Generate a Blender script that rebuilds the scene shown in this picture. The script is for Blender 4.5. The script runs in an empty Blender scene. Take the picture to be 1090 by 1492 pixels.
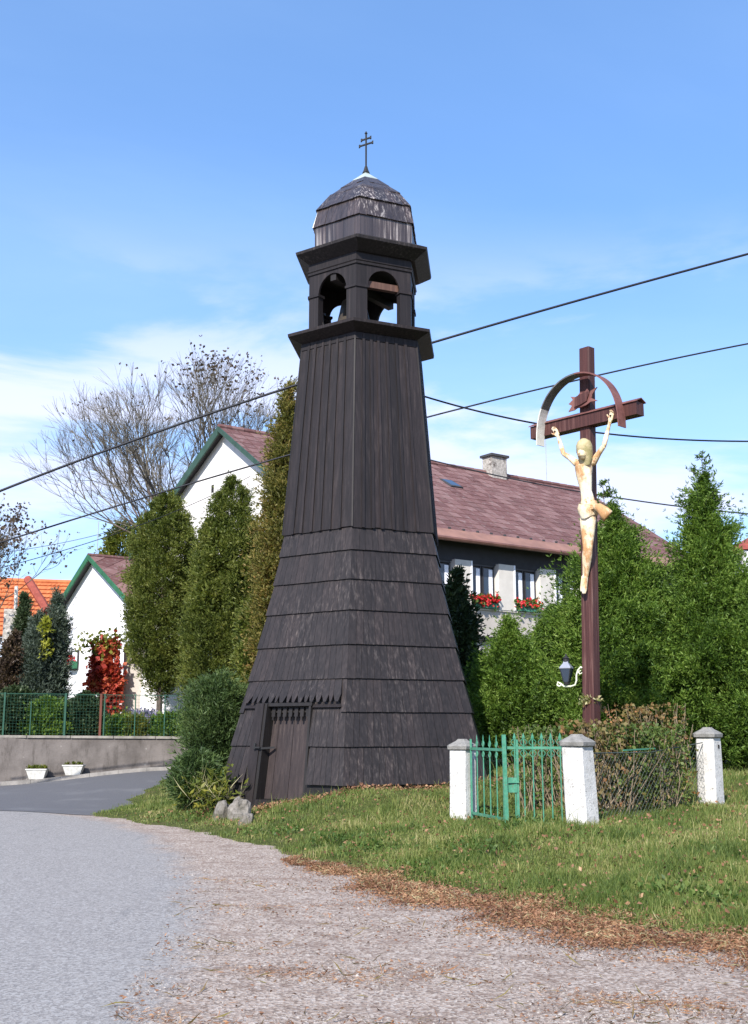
import bpy, math, random
import numpy as np
from mathutils import Vector, noise
random.seed(7); rng = np.random.default_rng(7)
R_ = math.radians
SC = bpy.context.scene
# ------------------------------------------------------------------ camera
F = 1650.; TH = math.atan((1065-746)/F); H = 1.6
cT, sT = math.cos(TH), math.sin(TH)
cam = bpy.data.cameras.new('camera'); co = bpy.data.objects.new('camera', cam); SC.collection.objects.link(co)
cam.sensor_fit = 'VERTICAL'; cam.sensor_height = 36; cam.lens = F*36/1492
cam.clip_start = .1; cam.clip_end = 4000
co.location = (0, 0, H); co.rotation_euler = (math.pi/2+TH, 0, 0)
SC.camera = co
# ------------------------------------------------------------------ sky and sun
SUN_AZ, SUN_EL = R_(20), R_(38)            # sun to the left of the camera's back
w = bpy.data.worlds.new('World'); SC.world = w; w.use_nodes = True
nt = w.node_tree; N = nt.nodes; L = nt.links
bg = N['Background']; bg.inputs['Strength'].default_value = .14
sky = N.new('ShaderNodeTexSky'); sky.sky_type = 'NISHITA'; sky.sun_disc = False
sky.sun_elevation = SUN_EL; sky.sun_rotation = math.pi+SUN_AZ
sky.altitude = 300; sky.air_density = 1.0; sky.dust_density = .3; sky.ozone_density = 2.5
hsv = N.new('ShaderNodeHueSaturation'); hsv.inputs['Saturation'].default_value = 1.22; hsv.inputs['Value'].default_value = 1.12
tint = N.new('ShaderNodeMix'); tint.data_type = 'RGBA'; tint.blend_type = 'MULTIPLY'; tint.inputs[0].default_value = 1; tint.inputs[7].default_value = (1.05, 1.0, 1.07, 1)
L.new(sky.outputs[0], tint.inputs[6]); L.new(tint.outputs[2], hsv.inputs['Color'])
tc = N.new('ShaderNodeTexCoord')
sep = N.new('ShaderNodeSeparateXYZ'); L.new(tc.outputs['Generated'], sep.inputs[0])
# project the direction on a flat cloud layer
addz = N.new('ShaderNodeMath'); addz.operation = 'ADD'; L.new(sep.outputs[2], addz.inputs[0]); addz.inputs[1].default_value = .12
mx = N.new('ShaderNodeMath'); mx.operation = 'MAXIMUM'; L.new(addz.outputs[0], mx.inputs[0]); mx.inputs[1].default_value = .03
dv = N.new('ShaderNodeVectorMath'); dv.operation = 'DIVIDE'
L.new(tc.outputs['Generated'], dv.inputs[0])
cmb = N.new('ShaderNodeCombineXYZ')
for i in range(3): L.new(mx.outputs[0], cmb.inputs[i])
L.new(cmb.outputs[0], dv.inputs[1])
def wnoise(scale, detail, rough, vec, off=(0, 0, 0), sc=(1, 1, 1), dist=0):
    mp = N.new('ShaderNodeMapping'); mp.inputs['Location'].default_value = off; mp.inputs['Scale'].default_value = sc
    L.new(vec, mp.inputs[0])
    n = N.new('ShaderNodeTexNoise'); n.inputs['Scale'].default_value = scale; n.inputs['Detail'].default_value = detail
    n.inputs['Roughness'].default_value = rough; n.inputs['Distortion'].default_value = dist
    L.new(mp.outputs[0], n.inputs['Vector']); return n.outputs[0]
def wramp(sock, a, b, va=0, vb=1):
    m = N.new('ShaderNodeMapRange'); m.interpolation_type = 'SMOOTHSTEP'
    m.inputs['From Min'].default_value = a; m.inputs['From Max'].default_value = b
    m.inputs['To Min'].default_value = va; m.inputs['To Max'].default_value = vb
    L.new(sock, m.inputs[0]); return m.outputs[0]
def wmath(op, a, b):
    m = N.new('ShaderNodeMath'); m.operation = op
    for i, s in enumerate((a, b)):
        if isinstance(s, (int, float)): m.inputs[i].default_value = s
        else: L.new(s, m.inputs[i])
    return m.outputs[0]
def wmix(fac, a, b):
    m = N.new('ShaderNodeMix'); m.data_type = 'RGBA'
    if isinstance(fac, (int, float)): m.inputs[0].default_value = fac
    else: L.new(fac, m.inputs[0])
    for i, s in ((6, a), (7, b)):
        if isinstance(s, tuple): m.inputs[i].default_value = (*s, 1)
        else: L.new(s, m.inputs[i])
    return m.outputs[2]
cirrus = wramp(wnoise(.55, 9, .55, dv.outputs[0], (3.1, 1.7, 0), (.7, 1.5, 1), .4), .32, .88, 0, .40)
low = wramp(wnoise(2.6, 9, .55, tc.outputs['Generated'], (4.3, 2.1, 1.2), (1, 1, 3.2), .3), .46, .58, 0, .75)
lowm = wramp(sep.outputs[2], .26, .44, 1, 0)
puff = wmath('MULTIPLY', low, lowm)
clear = wramp(sep.outputs[2], .0, .42, .5, 0)
base = wmix(.20, hsv.outputs[0], (2.6, 4.15, 6.4)); base = wmix(cirrus, base, (3.0, 4.3, 6.4))
base = wmix(clear, base, (3.0, 4.35, 6.5))
base = wmix(puff, base, (4.9, 5.0, 6.2))
L.new(base, bg.inputs['Color'])
sl = bpy.data.lights.new('sun', 'SUN'); sl.energy = 4.9; sl.angle = R_(.5); sl.color = (1, .95, .87)
so = bpy.data.objects.new('sun', sl); SC.collection.objects.link(so)
sd = Vector((-math.sin(SUN_AZ)*math.cos(SUN_EL), -math.cos(SUN_AZ)*math.cos(SUN_EL), math.sin(SUN_EL)))
so.rotation_euler = sd.to_track_quat('Z', 'Y').to_euler(); so.location = sd*40
SC.view_settings.view_transform = 'Standard'; SC.view_settings.look = 'None'
SC.view_settings.exposure = .66; SC.view_settings.gamma = 1; SC.view_settings.use_curve_mapping = False
SC.cycles.max_bounces = 6; SC.cycles.transparent_max_bounces = 6

# ------------------------------------------------------------------ measuring: survey points of the place
def P(u, v, Y):
    x = (u-545)/F; y = (746-v)/F; d = cT-y*sT
    return Vector((x*Y/d, Y, H+Y*(sT+y*cT)/d))
def G(u, v, z=0):
    x = (u-545)/F; y = (746-v)/F; d = cT-y*sT; t = (sT+y*cT)/d; Y = (z-H)/t
    return Vector((x*Y/d, Y, z))
def lerp(a, b, t): return a+(b-a)*t
def sm(t):
    t = np.clip(t, 0, 1); return t*t*(3-2*t)

# ------------------------------------------------------------------ mesh helpers
ORG = {}
def link(o): SC.collection.objects.link(o)
def thing(name, loc, label, cat, group=None, kind=None):
    o = bpy.data.objects.new(name, None); link(o); o.location = loc; ORG[o.name] = Vector(loc)
    o.empty_display_size = .2
    o['label'] = label; o['category'] = cat
    if group: o['group'] = group
    if kind: o['kind'] = kind
    return o
def finish(name, me, mat, parent=None, smooth=False, kind=None, label=None, cat=None, group=None):
    o = bpy.data.objects.new(name, me); link(o)
    if mat: me.materials.append(mat)
    if parent:
        o.parent = parent; ORG[o.name] = ORG[parent.name]
        me.transform(__import__('mathutils').Matrix.Translation(-ORG[parent.name]))
    else: ORG[o.name] = Vector((0, 0, 0))
    if smooth: me.polygons.foreach_set('use_smooth', [True]*len(me.polygons))
    if kind: o['kind'] = kind
    if label: o['label'] = label
    if cat: o['category'] = cat
    if group: o['group'] = group
    return o
class MB:
    def __init__(s): s.v = []; s.f = []
    def add(s, vs, fs):
        n = len(s.v); s.v += [tuple(p) for p in vs]; s.f += [tuple(i+n for i in f) for f in fs]; return s
    def hexa(s, p):     # 8 points: bottom loop then top loop
        return s.add(p, [(3, 2, 1, 0), (4, 5, 6, 7), (0, 1, 5, 4), (1, 2, 6, 5), (2, 3, 7, 6), (3, 0, 4, 7)])
    def obox(s, c, ax, ay, az):   # half vectors
        c, ax, ay, az = Vector(c), Vector(ax), Vector(ay), Vector(az)
        return s.hexa([c-ax-ay-az, c+ax-ay-az, c+ax+ay-az, c-ax+ay-az, c-ax-ay+az, c+ax-ay+az, c+ax+ay+az, c-ax+ay+az])
    def prism(s, lo, hi):
        n = len(lo)
        return s.add(list(lo)+list(hi), [tuple(range(n-1, -1, -1)), tuple(range(n, 2*n))]+[(i, (i+1) % n, n+(i+1) % n, n+i) for i in range(n)])
    def bar(s, a, b, wd, up=(0, 0, 1), ht=None):
        a, b = Vector(a), Vector(b); d = (b-a).normalized(); up = Vector(up)
        x = d.cross(up)
        if x.length < .05: x = d.cross(Vector((1, 0, 0)))
        x.normalize(); y = x.cross(d).normalized()
        return s.obox((a+b)/2, x*wd/2, d*(b-a).length/2, y*(ht or wd)/2)
    def tube(s, pts, rad, n=6, cap=True):
        pts = [Vector(p) for p in pts]
        if not isinstance(rad, (list, tuple)): rad = [rad]*len(pts)
        vs = []; px = None
        for i, p in enumerate(pts):
            d = (pts[min(i+1, len(pts)-1)]-pts[max(i-1, 0)]).normalized()
            x = d.cross(Vector((0, 0, 1))) if px is None else px-d*px.dot(d)
            if x.length < .05: x = d.cross(Vector((1, 0, 0)))
            x.normalize(); px = x; y = d.cross(x)
            r = rad[i]; rx, ry = r if isinstance(r, tuple) else (r, r)
            for k in range(n):
                a = 2*math.pi*k/n; vs.append(p+x*math.cos(a)*rx+y*math.sin(a)*ry)
        fs = [(i*n+k, i*n+(k+1) % n, (i+1)*n+(k+1) % n, (i+1)*n+k) for i in range(len(pts)-1) for k in range(n)]
        if cap: fs += [tuple(range(n-1, -1, -1)), tuple((len(pts)-1)*n+k for k in range(n))]
        return s.add(vs, fs)
    def lathe(s, c, prof, n=16, rot=0, sx=1, sy=1):
        c = Vector(c); vs = []
        for r, z in prof:
            for k in range(n):
                a = rot+2*math.pi*k/n; vs.append(c+Vector((math.sin(a)*r*sx, -math.cos(a)*r*sy, z)))
        m = len(prof)
        fs = [(i*n+k, i*n+(k+1) % n, (i+1)*n+(k+1) % n, (i+1)*n+k) for i in range(m-1) for k in range(n)]
        fs += [tuple(range(n-1, -1, -1)), tuple((m-1)*n+k for k in range(n))]
        return s.add(vs, fs)
    def build(s, name, mat, parent=None, **kw):
        me = bpy.data.meshes.new(name); me.from_pydata(s.v, [], s.f); me.update()
        return finish(name, me, mat, parent, **kw)
def npmesh(name, V, Fc, mat, parent=None, attrs=None, **kw):
    V = np.asarray(V, dtype=np.float32); Fc = np.asarray(Fc, dtype=np.int32); k = Fc.shape[1]
    me = bpy.data.meshes.new(name)
    me.vertices.add(len(V)); me.vertices.foreach_set('co', V.ravel())
    me.loops.add(Fc.size); me.loops.foreach_set('vertex_index', Fc.ravel())
    me.polygons.add(len(Fc)); me.polygons.foreach_set('loop_start', np.arange(0, Fc.size, k, dtype=np.int32))
    me.update(calc_edges=True)
    for an, av in (attrs or {}).items():
        a = me.attributes.new(an, 'FLOAT', 'POINT'); a.data.foreach_set('value', np.asarray(av, dtype=np.float32))
    return finish(name, me, mat, parent, **kw)

# ------------------------------------------------------------------ materials
class Mat:
    def __init__(s, name, rough=.8, spec=.3):
        s.m = bpy.data.materials.new(name); s.m.use_nodes = True; s.t = s.m.node_tree
        s.N = s.t.nodes; s.L = s.t.links; s.b = s.N['Principled BSDF']
        s.b.inputs['Roughness'].default_value = rough; s.b.inputs['Specular IOR Level'].default_value = spec
        s.tc = s.N.new('ShaderNodeTexCoord').outputs['Object']
    def noise(s, scale, detail=4, rough=.55, sc=(1, 1, 1), rot=(0, 0, 0), off=None):
        mp = s.N.new('ShaderNodeMapping'); mp.inputs['Scale'].default_value = sc; mp.inputs['Rotation'].default_value = rot
        s.L.new(s.tc, mp.inputs[0])
        if off is not None: s.L.new(off, mp.inputs['Location'])
        n = s.N.new('ShaderNodeTexNoise'); n.inputs['Scale'].default_value = scale; n.inputs['Detail'].default_value = detail
        n.inputs['Roughness'].default_value = rough
        s.L.new(mp.outputs[0], n.inputs['Vector']); return n.outputs[0]
    def rnd(s):
        g = s.N.new('ShaderNodeNewGeometry').outputs['Random Per Island']; o = s.N.new('ShaderNodeObjectInfo').outputs['Random']
        return s.math('FRACT', s.math('ADD', g, o))
    def attr(s, n):
        a = s.N.new('ShaderNodeAttribute'); a.attribute_name = n; return a.outputs['Fac']
    def math(s, op, a, b=0.):
        m = s.N.new('ShaderNodeMath'); m.operation = op
        for i, x in enumerate((a, b)):
            if isinstance(x, (int, float)): m.inputs[i].default_value = x
            else: s.L.new(x, m.inputs[i])
        return m.outputs[0]
    def rng(s, x, a, b, va=0., vb=1.):
        m = s.N.new('ShaderNodeMapRange'); m.interpolation_type = 'SMOOTHSTEP'
        for n, q in zip(('From Min', 'From Max', 'To Min', 'To Max'), (a, b, va, vb)): m.inputs[n].default_value = q
        s.L.new(x, m.inputs[0]); return m.outputs[0]
    def ramp(s, x, stops):
        r = s.N.new('ShaderNodeValToRGB'); e = r.color_ramp.elements
        while len(e) < len(stops): e.new(.5)
        for q, (p, c) in zip(e, stops): q.position = p; q.color = (*c, 1)
        s.L.new(x, r.inputs[0]); return r.outputs[0]
    def mix(s, f, a, b, mode='MIX'):
        m = s.N.new('ShaderNodeMix'); m.data_type = 'RGBA'; m.blend_type = mode
        if isinstance(f, (int, float)): m.inputs[0].default_value = f
        else: s.L.new(f, m.inputs[0])
        for i, x in ((6, a), (7, b)):
            if isinstance(x, tuple): m.inputs[i].default_value = (*x, 1)
            else: s.L.new(x, m.inputs[i])
        return m.outputs[2]
    def col(s, c):
        if isinstance(c, tuple): s.b.inputs['Base Color'].default_value = (*c, 1)
        else: s.L.new(c, s.b.inputs['Base Color'])
        return s
    def bump(s, h, dist=.01, st=.6):
        b = s.N.new('ShaderNodeBump'); b.inputs['Distance'].default_value = dist; b.inputs['Strength'].default_value = st
        s.L.new(h, b.inputs['Height']); s.L.new(b.outputs[0], s.b.inputs['Normal']); return s
    def translucent(s, c, f=.3):
        t = s.N.new('ShaderNodeBsdfTranslucent')
        if isinstance(c, tuple): t.inputs[0].default_value = (*c, 1)
        else: s.L.new(c, t.inputs[0])
        m = s.N.new('ShaderNodeMixShader'); m.inputs[0].default_value = f
        s.L.new(s.b.outputs[0], m.inputs[1]); s.L.new(t.outputs[0], m.inputs[2])
        s.L.new(m.outputs[0], s.N['Material Output'].inputs[0]); return s
def wood(name, dark, mid, streak, amt=.5, spec=.35, rough=.6):
    m = Mat(name, rough, spec)
    r = m.rnd(); off = s_off = m.N.new('ShaderNodeCombineXYZ'); m.L.new(m.math('MULTIPLY', r, 37.), off.inputs[0]); m.L.new(m.math('MULTIPLY', r, 11.), off.inputs[2])
    g = m.noise(21, 8, .72, (1, 1, .022), off=off.outputs[0])
    big = m.noise(1.3, 3, .5, (1, 1, .8))
    c = m.mix(m.rng(g, .3, .72), dark, mid)
    c = m.mix(m.math('MULTIPLY', m.math('MULTIPLY', m.rng(g, .50, .68), m.rng(big, .38, .66)), amt), c, streak)
    tone = m.ramp(r, [(0, (.74, .74, .76)), (.5, (1, 1, 1)), (1, (1.30, 1.24, 1.21))])
    c = m.mix(1., c, tone, 'MULTIPLY')
    m.col(c); m.bump(g, .006, .5)
    return m.m
def plain(name, c, rough=.7, spec=.3, var=.25, scale=3., bump=.0, fine=40.):
    m = Mat(name, rough, spec)
    n = m.noise(scale, 6, .6); d = tuple(x*(1-var) for x in c); l = tuple(min(1, x*(1+var*.5)) for x in c)
    m.col(m.mix(m.rng(n, .3, .7), d, l))
    if bump: m.bump(m.noise(fine, 5, .7), bump, .7)
    return m.m
def leafmat(name, stops, tr=.3, rough=.55, big=1.2, trc=None):
    m = Mat(name, rough, .3)
    r = m.rnd(); n = m.noise(big, 3, .6)
    f = m.math('ADD', m.math('MULTIPLY', r, .55), m.math('MULTIPLY', m.rng(n, .3, .7), .45))
    c = m.ramp(f, stops); m.col(c)
    m.translucent(trc or m.mix(1., c, (1.4, 1.5, .7), 'MULTIPLY'), tr)
    return m.m
M = {}
M['stain'] = wood('dark_stained_wood', (.012, .0095, .0098), (.030, .0235, .0235), (.10, .084, .077), .65)
M['stain2'] = wood('dark_painted_board', (.012, .0095, .0100), (.024, .0185, .0195), (.06, .048, .044), .45, .3, .6)
M['void'] = wood('unlit_timber_and_shade', (.012, .01, .01), (.02, .017, .016), (.04, .03, .03), .1)  # also colours the painted shade over the door and in the post hole
M['door'] = wood('brown_door_board', (.025, .018, .018), (.05, .036, .034), (.09, .07, .06), .5)
M['domewood'] = wood('weathered_glint_dome_shingle', (.022, .014, .012), (.065, .048, .043), (.50, .46, .43), .9, .8, .36)  # weathered streaks made paler to paint in the sun's silvery glint
M['beamwood'] = wood('brown_yoke_beam', (.06, .03, .022), (.13, .07, .05), (.2, .14, .1), .4)
M['crosswood'] = wood('red_brown_painted_wood', (.045, .015, .013), (.11, .038, .031), (.30, .18, .15), .8)
M['capmetal'] = plain('grey_green_sheet', (.33, .38, .36), .45, .5)
M['iron'] = plain('dark_iron', (.02, .02, .022), .7, .3)
M['bronze'] = plain('dull_bronze', (.05, .04, .03), .45, .5)
# white post render
m = Mat('lime_washed_concrete', .9, .2)
n1 = m.noise(7, 7, .7); n2 = m.noise(28, 5, .7); sp = m.noise(3, 4, .6, (1, 1, .5))
c = m.mix(m.rng(m.noise(3, 7, .7), .40, .72), (.62, .60, .575), (.40, .385, .36)); c = m.mix(m.rng(n2, .57, .68), c, (.2, .185, .17))
c = m.mix(m.math('MULTIPLY', m.rng(sp, .55, .75), .5), c, (.30, .30, .25)); m.col(c); m.bump(n2, .012, .8); M['postwhite'] = m.m
m = Mat('grey_cast_cap', .95, .2); n1 = m.noise(9, 7, .7); n2 = m.noise(45, 4, .7)
c = m.mix(m.rng(n1, .35, .7), (.25, .24, .225), (.14, .135, .125)); c = m.mix(m.rng(n2, .62, .72), c, (.38, .37, .34)); m.col(c); m.bump(n2, .01, .7); M['postcap'] = m.m
m = Mat('green_gate_paint', .5, .4); n1 = m.noise(14, 6, .7); n2 = m.noise(60, 3, .6)
c = m.mix(m.rng(n1, .3, .7), (.03, .17, .10), (.07, .25, .165)); c = m.mix(m.rng(n2, .60, .68), c, (.14, .08, .05)); m.col(c); M['gategreen'] = m.m
m = Mat('rendered_retaining_wall', .95, .15); n1 = m.noise(1.1, 7, .65); n2 = m.noise(5, 6, .7, (1, 1, .25)); n3 = m.noise(30, 4, .6)
c = m.mix(m.rng(n1, .3, .7), (.105, .092, .085), (.19, .168, .156)); c = m.mix(m.rng(n2, .5, .75), c, (.08, .07, .063)); c = m.mix(m.rng(m.noise(2.3, 5, .7), .64, .7), c, (.30, .28, .26)); m.col(c); m.bump(n3, .012, .7); M['retain'] = m.m
M['coping'] = plain('wall_coping_concrete', (.27, .25, .22), .9, .2, .35, 4, .01)
M['kerb'] = plain('kerb_concrete', (.28, .26, .24), .9, .2, .35, 3, .01)
m = Mat('white_gable_render', .9, .2); n1 = m.noise(.5, 5, .6); n2 = m.noise(3, 5, .6, (1, 1, .2)); c = m.mix(m.rng(n1, .3, .8), (.78, .745, .72), (.66, .62, .59)); c = m.mix(m.math('MULTIPLY', m.rng(n2, .5, .75), .45), c, (.5, .455, .42)); m.col(c); m.bump(m.noise(50, 3), .004, .5); M['gable'] = m.m
m = Mat('cottage_white_render', .9, .2); n1 = m.noise(.7, 5, .6); m.col(m.mix(m.rng(n1, .3, .8), (.86, .85, .86), (.8, .78, .79))); M['cottage'] = m.m
m = Mat('beige_facade_render', .9, .2); n1 = m.noise(1.2, 6, .6, (1, 1, .4)); c = m.mix(m.rng(n1, .3, .75), (.50, .455, .41), (.43, .39, .35)); m.col(c); m.bump(m.noise(40, 4), .005, .6); M['beige'] = m.m
M['darkband'] = plain('dark_grey_panel', (.045, .045, .05), .8, .2, .15)
M['pilaster'] = plain('pale_pilaster_render', (.60, .56, .51), .85, .2, .08)
M['whiteframe'] = plain('white_window_paint', (.8, .8, .82), .4, .4, .04)
M['darkframe'] = plain('dark_window_paint', (.035, .032, .035), .5, .4, .1)
m = Mat('window_glass', .06, .6); m.col((.03, .045, .07)); M['glass'] = m.m
M['curtain'] = plain('white_net_curtain', (.85, .86, .92), .9, .1, .15, 12)
m = Mat('fibre_cement_tile', .85, .2); r = m.rnd(); n1 = m.noise(5, 6, .7); n2 = m.noise(.7, 4, .6)
c = m.ramp(r, [(0, (.115, .055, .052)), (.5, (.155, .078, .073)), (1, (.20, .115, .108))]); c = m.mix(m.math('MULTIPLY', m.rng(n1, .5, .75), .6), c, (.30, .24, .23)); c = m.mix(m.math('MULTIPLY', m.rng(n2, .5, .75), .4), c, (.12, .075, .07)); m.col(c); m.bump(n1, .006, .5); M['tile'] = m.m
m = Mat('orange_clay_tile', .8, .2); r = m.rnd(); n1 = m.noise(2, 5, .6); c = m.mix(m.rng(n1, .3, .7), (.42, .12, .045), (.55, .19, .075)); m.col(c); M['orange'] = m.m
M['redridge'] = plain('red_ridge_tile', (.28, .07, .05), .8, .2)
M['eavemetal'] = plain('brown_eave_sheet', (.27, .14, .10), .6, .4, .2, 2)
M['gutter'] = plain('brown_gutter', (.16, .075, .055), .5, .4)
M['soffit'] = plain('dark_green_bargeboard', (.035, .075, .055), .6, .3)
M['greentrim'] = plain('green_roof_edge', (.03, .13, .065), .6, .3)
m = Mat('chimney_stone_render', .95, .2); n1 = m.noise(9, 6, .8); n2 = m.noise(3, 4, .6); c = m.mix(m.rng(n1, .42, .6), (.28, .26, .23), (.48, .44, .4)); c = m.mix(m.rng(n2, .55, .7), c, (.12, .1, .09)); m.col(c); m.bump(n1, .02, .8); M['chimney'] = m.m
M['slate'] = plain('dark_cap_slab', (.06, .06, .065), .8, .2)
M['pot'] = plain('white_planter', (.55, .54, .5), .7, .3, .2, 8)
M['boxgreen'] = plain('green_flower_box', (.06, .2, .13), .6, .3)
m = Mat('rough_limestone', .95, .2); n1 = m.noise(4, 7, .75); n2 = m.noise(1.6, 4, .6); c = m.mix(m.rng(n1, .35, .7), (.13, .115, .10), (.34, .31, .28)); c = m.mix(m.rng(n2, .42, .62), c, (.11, .10, .075)); m.col(c); m.bump(n1, .04, 1); M['rock'] = m.m
M['cable'] = plain('black_cable', (.012, .013, .02), .5, .3)
M['greymetal'] = plain('grey_galvanised', (.35, .36, .38), .5, .5)
M['palemetal'] = plain('pale_blue_sheet', (.55, .62, .72), .5, .4)
M['fencegreen'] = plain('green_fence_paint', (.012, .07, .042), .5, .4)
M['fencebrown'] = plain('rusty_brown_post', (.12, .04, .025), .7, .3)
M['linkwire'] = plain('dull_link_wire', (.06, .075, .065), .5, .4)
m = Mat('flaking_figure_paint', .6, .35); n1 = m.noise(5, 7, .7, (1, 1, .5)); n2 = m.noise(13, 6, .75); n3 = m.noise(2.4, 4, .6)
c = m.mix(m.rng(n1, .44, .56), (.70, .56, .36), (.46, .25, .11)); c = m.mix(m.rng(n2, .58, .66), c, (.30, .12, .05)); c = m.mix(m.rng(n3, .47, .60), c, (.76, .67, .52)); m.col(c); m.bump(n2, .008, .7); M['figure'] = m.m
m = Mat('flaking_hair_paint', .7, .3); n1 = m.noise(9, 6, .7); m.col(m.mix(m.rng(n1, .4, .6), (.30, .26, .12), (.46, .38, .22))); m.bump(n1, .01, .8); M['hairpaint'] = m.m
M['handpaint'] = plain('pale_hand_paint', (.85, .8, .74), .6, .3, .1, 9)
m = Mat('hoop_sun_glint', .45, .5); n1 = m.noise(6, 5, .6); m.col(m.mix(m.rng(n1, .3, .7), (.5, .48, .43), (.68, .66, .6))); M['hoopglint'] = m.m  # whitish sun glint painted onto the left end of the hoop
M['hoopred'] = plain('hoop_sheet_red', (.17, .07, .06), .6, .3, .3, 6)
M['hoopgrey'] = plain('hoop_sheet_grey', (.11, .105, .10), .5, .4, .4, 6)
M['cream'] = plain('cream_scroll_iron', (.72, .74, .56), .5, .4, .1)
M['lampglass'] = plain('pale_lamp_top', (.26, .27, .32), .25, .6, .1)
M['bark'] = plain('grey_brown_bark', (.13, .10, .085), .95, .1, .4, 8, .01)
M['twig'] = plain('brown_twig', (.135, .12, .095), .9, .1, .35, 2)
M['palestem'] = plain('pale_dry_stem', (.26, .20, .14), .9, .1, .4, 6)
M['dirt'] = plain('bare_soil', (.14, .1, .07), .95, .1, .4, 5, .02)
G1, G2 = (.03, .055, .014), (.10, .15, .03)
M['thuja'] = leafmat('thuja_spray', [(0, (.025, .04, .01)), (.3, (.075, .10, .02)), (.65, (.145, .17, .035)), (1, (.24, .24, .065))], .3)
M['thuja_br'] = leafmat('thuja_spray_rusty', [(0, (.05, .055, .016)), (.3, (.12, .125, .03)), (.65, (.21, .18, .05)), (1, (.27, .15, .055))], .3)
M['hedge'] = leafmat('hedge_spray', [(0, (.018, .042, .009)), (.3, (.065, .12, .02)), (.65, (.145, .235, .038)), (1, (.25, .33, .075))], .35)
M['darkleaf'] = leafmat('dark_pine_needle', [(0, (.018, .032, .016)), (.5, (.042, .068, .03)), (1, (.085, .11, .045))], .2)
M['pine'] = leafmat('pine_needle', [(0, (.016, .034, .012)), (.5, (.06, .10, .03)), (1, (.13, .18, .055))], .2)
M['blueleaf'] = leafmat('grey_green_juniper', [(0, (.03, .045, .035)), (.5, (.075, .10, .075)), (1, (.14, .17, .13))], .2)
M['redleaf'] = leafmat('red_creeper_leaf', [(0, (.20, .02, .018)), (.4, (.42, .055, .04)), (.7, (.52, .12, .07)), (.88, (.42, .18, .06)), (1, (.28, .22, .06))], .3)
M['greenyel'] = leafmat('yellow_green_leaf', [(0, (.05, .08, .015)), (.6, (.15, .17, .03)), (1, (.3, .26, .04))], .35)
M['yellow'] = leafmat('yellow_leaf', [(0, (.16, .20, .03)), (1, (.42, .40, .06))], .35)
M['brownleaf'] = leafmat('dry_brown_leaf', [(0, (.07, .05, .02)), (.3, (.15, .10, .04)), (.55, (.19, .16, .055)), (.75, (.28, .13, .065)), (1, (.45, .22, .08))], .3)
M['roseleaf'] = leafmat('thicket_leaf', [(0, (.035, .06, .016)), (.35, (.08, .125, .028)), (.68, (.15, .19, .05)), (.86, (.24, .16, .07)), (1, (.36, .16, .06))], .3)
M['litter'] = leafmat('fallen_leaf', [(0, (.09, .045, .028)), (.4, (.21, .10, .055)), (.75, (.32, .17, .095)), (1, (.48, .33, .18))], .15)
M['straw'] = leafmat('straw_stem', [(0, (.25, .22, .10)), (1, (.5, .45, .26))], .3)
M['sparse'] = leafmat('withered_tree_leaf', [(0, (.03, .02, .02)), (.5, (.08, .055, .04)), (1, (.16, .11, .07))], .3)
M['grass'] = leafmat('grass_blade', [(0, (.035, .06, .014)), (.32, (.09, .135, .03)), (.62, (.165, .20, .05)), (.82, (.28, .27, .10)), (1, (.48, .40, .22))], .3, .6, .9)
M['weed'] = leafmat('weed_leaf', [(0, (.035, .07, .015)), (.5, (.085, .14, .03)), (1, (.17, .22, .06))], .3)
M['redflower'] = leafmat('red_petal', [(0, (.45, .01, .015)), (.5, (.7, .04, .05)), (.8, (.75, .12, .15)), (1, (.7, .35, .1))], .3)
M['blueflower'] = leafmat('lavender_petal', [(0, (.16, .15, .28)), (1, (.35, .33, .5))], .3)
m = Mat('grassy_soil', .95, .1); n1 = m.noise(1.2, 6, .7); n2 = m.noise(18, 5, .7)
c = m.mix(m.rng(n2, .3, .7), (.035, .045, .014), (.11, .12, .035)); c = m.mix(m.math('MULTIPLY', m.rng(n1, .5, .68), .6), c, (.13, .095, .055)); m.col(c); m.bump(n2, .04, .8); M['soil'] = m.m
# asphalt that turns to dusty gravel beside the lawn
m = Mat('asphalt_and_gravel', .85, .25)
gv = m.attr('gravel'); n0 = m.noise(.7, 6, .65); nf = m.noise(90, 3, .8); nm = m.noise(22, 6, .75); nb = m.noise(.33, 4, .5); ns = m.noise(2.2, 8, .75, (1, 1.3, 1), (0, 0, .5))
n6 = m.noise(5, 6, .8); g = m.rng(m.math('ADD', m.math('ADD', gv, m.math('MULTIPLY', m.math('SUBTRACT', n0, .5), .6)), m.math('MULTIPLY', m.math('SUBTRACT', n6, .5), .55)), .32, .66)
nq = m.noise(38, 4, .85); asp = m.mix(m.rng(nf, .36, .62), (.165, .15, .142), (.325, .302, .285)); asp = m.mix(m.math('MULTIPLY', m.rng(nq, .52, .68), .5), asp, (.38, .365, .355)); asp = m.mix(m.math('MULTIPLY', m.rng(m.noise(17, 5, .8), .60, .72), .5), asp, (.10, .098, .105)); asp = m.mix(m.math('MULTIPLY', m.rng(nb, .35, .65), .35), asp, (.26, .243, .232))
asp = m.mix(m.math('MULTIPLY', m.rng(ns, .55, .68), .35), asp, (.33, .315, .30)); scf = m.noise(1.1, 6, .6, (3.5, .35, 1), (0, 0, -.35)); asp = m.mix(m.math('MULTIPLY', m.rng(scf, .58, .70), .35), asp, (.12, .118, .12))
asp = m.mix(m.math('MULTIPLY', m.rng(m.noise(9, 7, .8), .56, .66), .3), asp, (.13, .125, .13))
vor = m.N.new('ShaderNodeTexVoronoi'); vor.inputs['Scale'].default_value = 48; m.L.new(m.tc, vor.inputs['Vector'])
vc = m.rng(vor.outputs['Color'], .15, .85)
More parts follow.
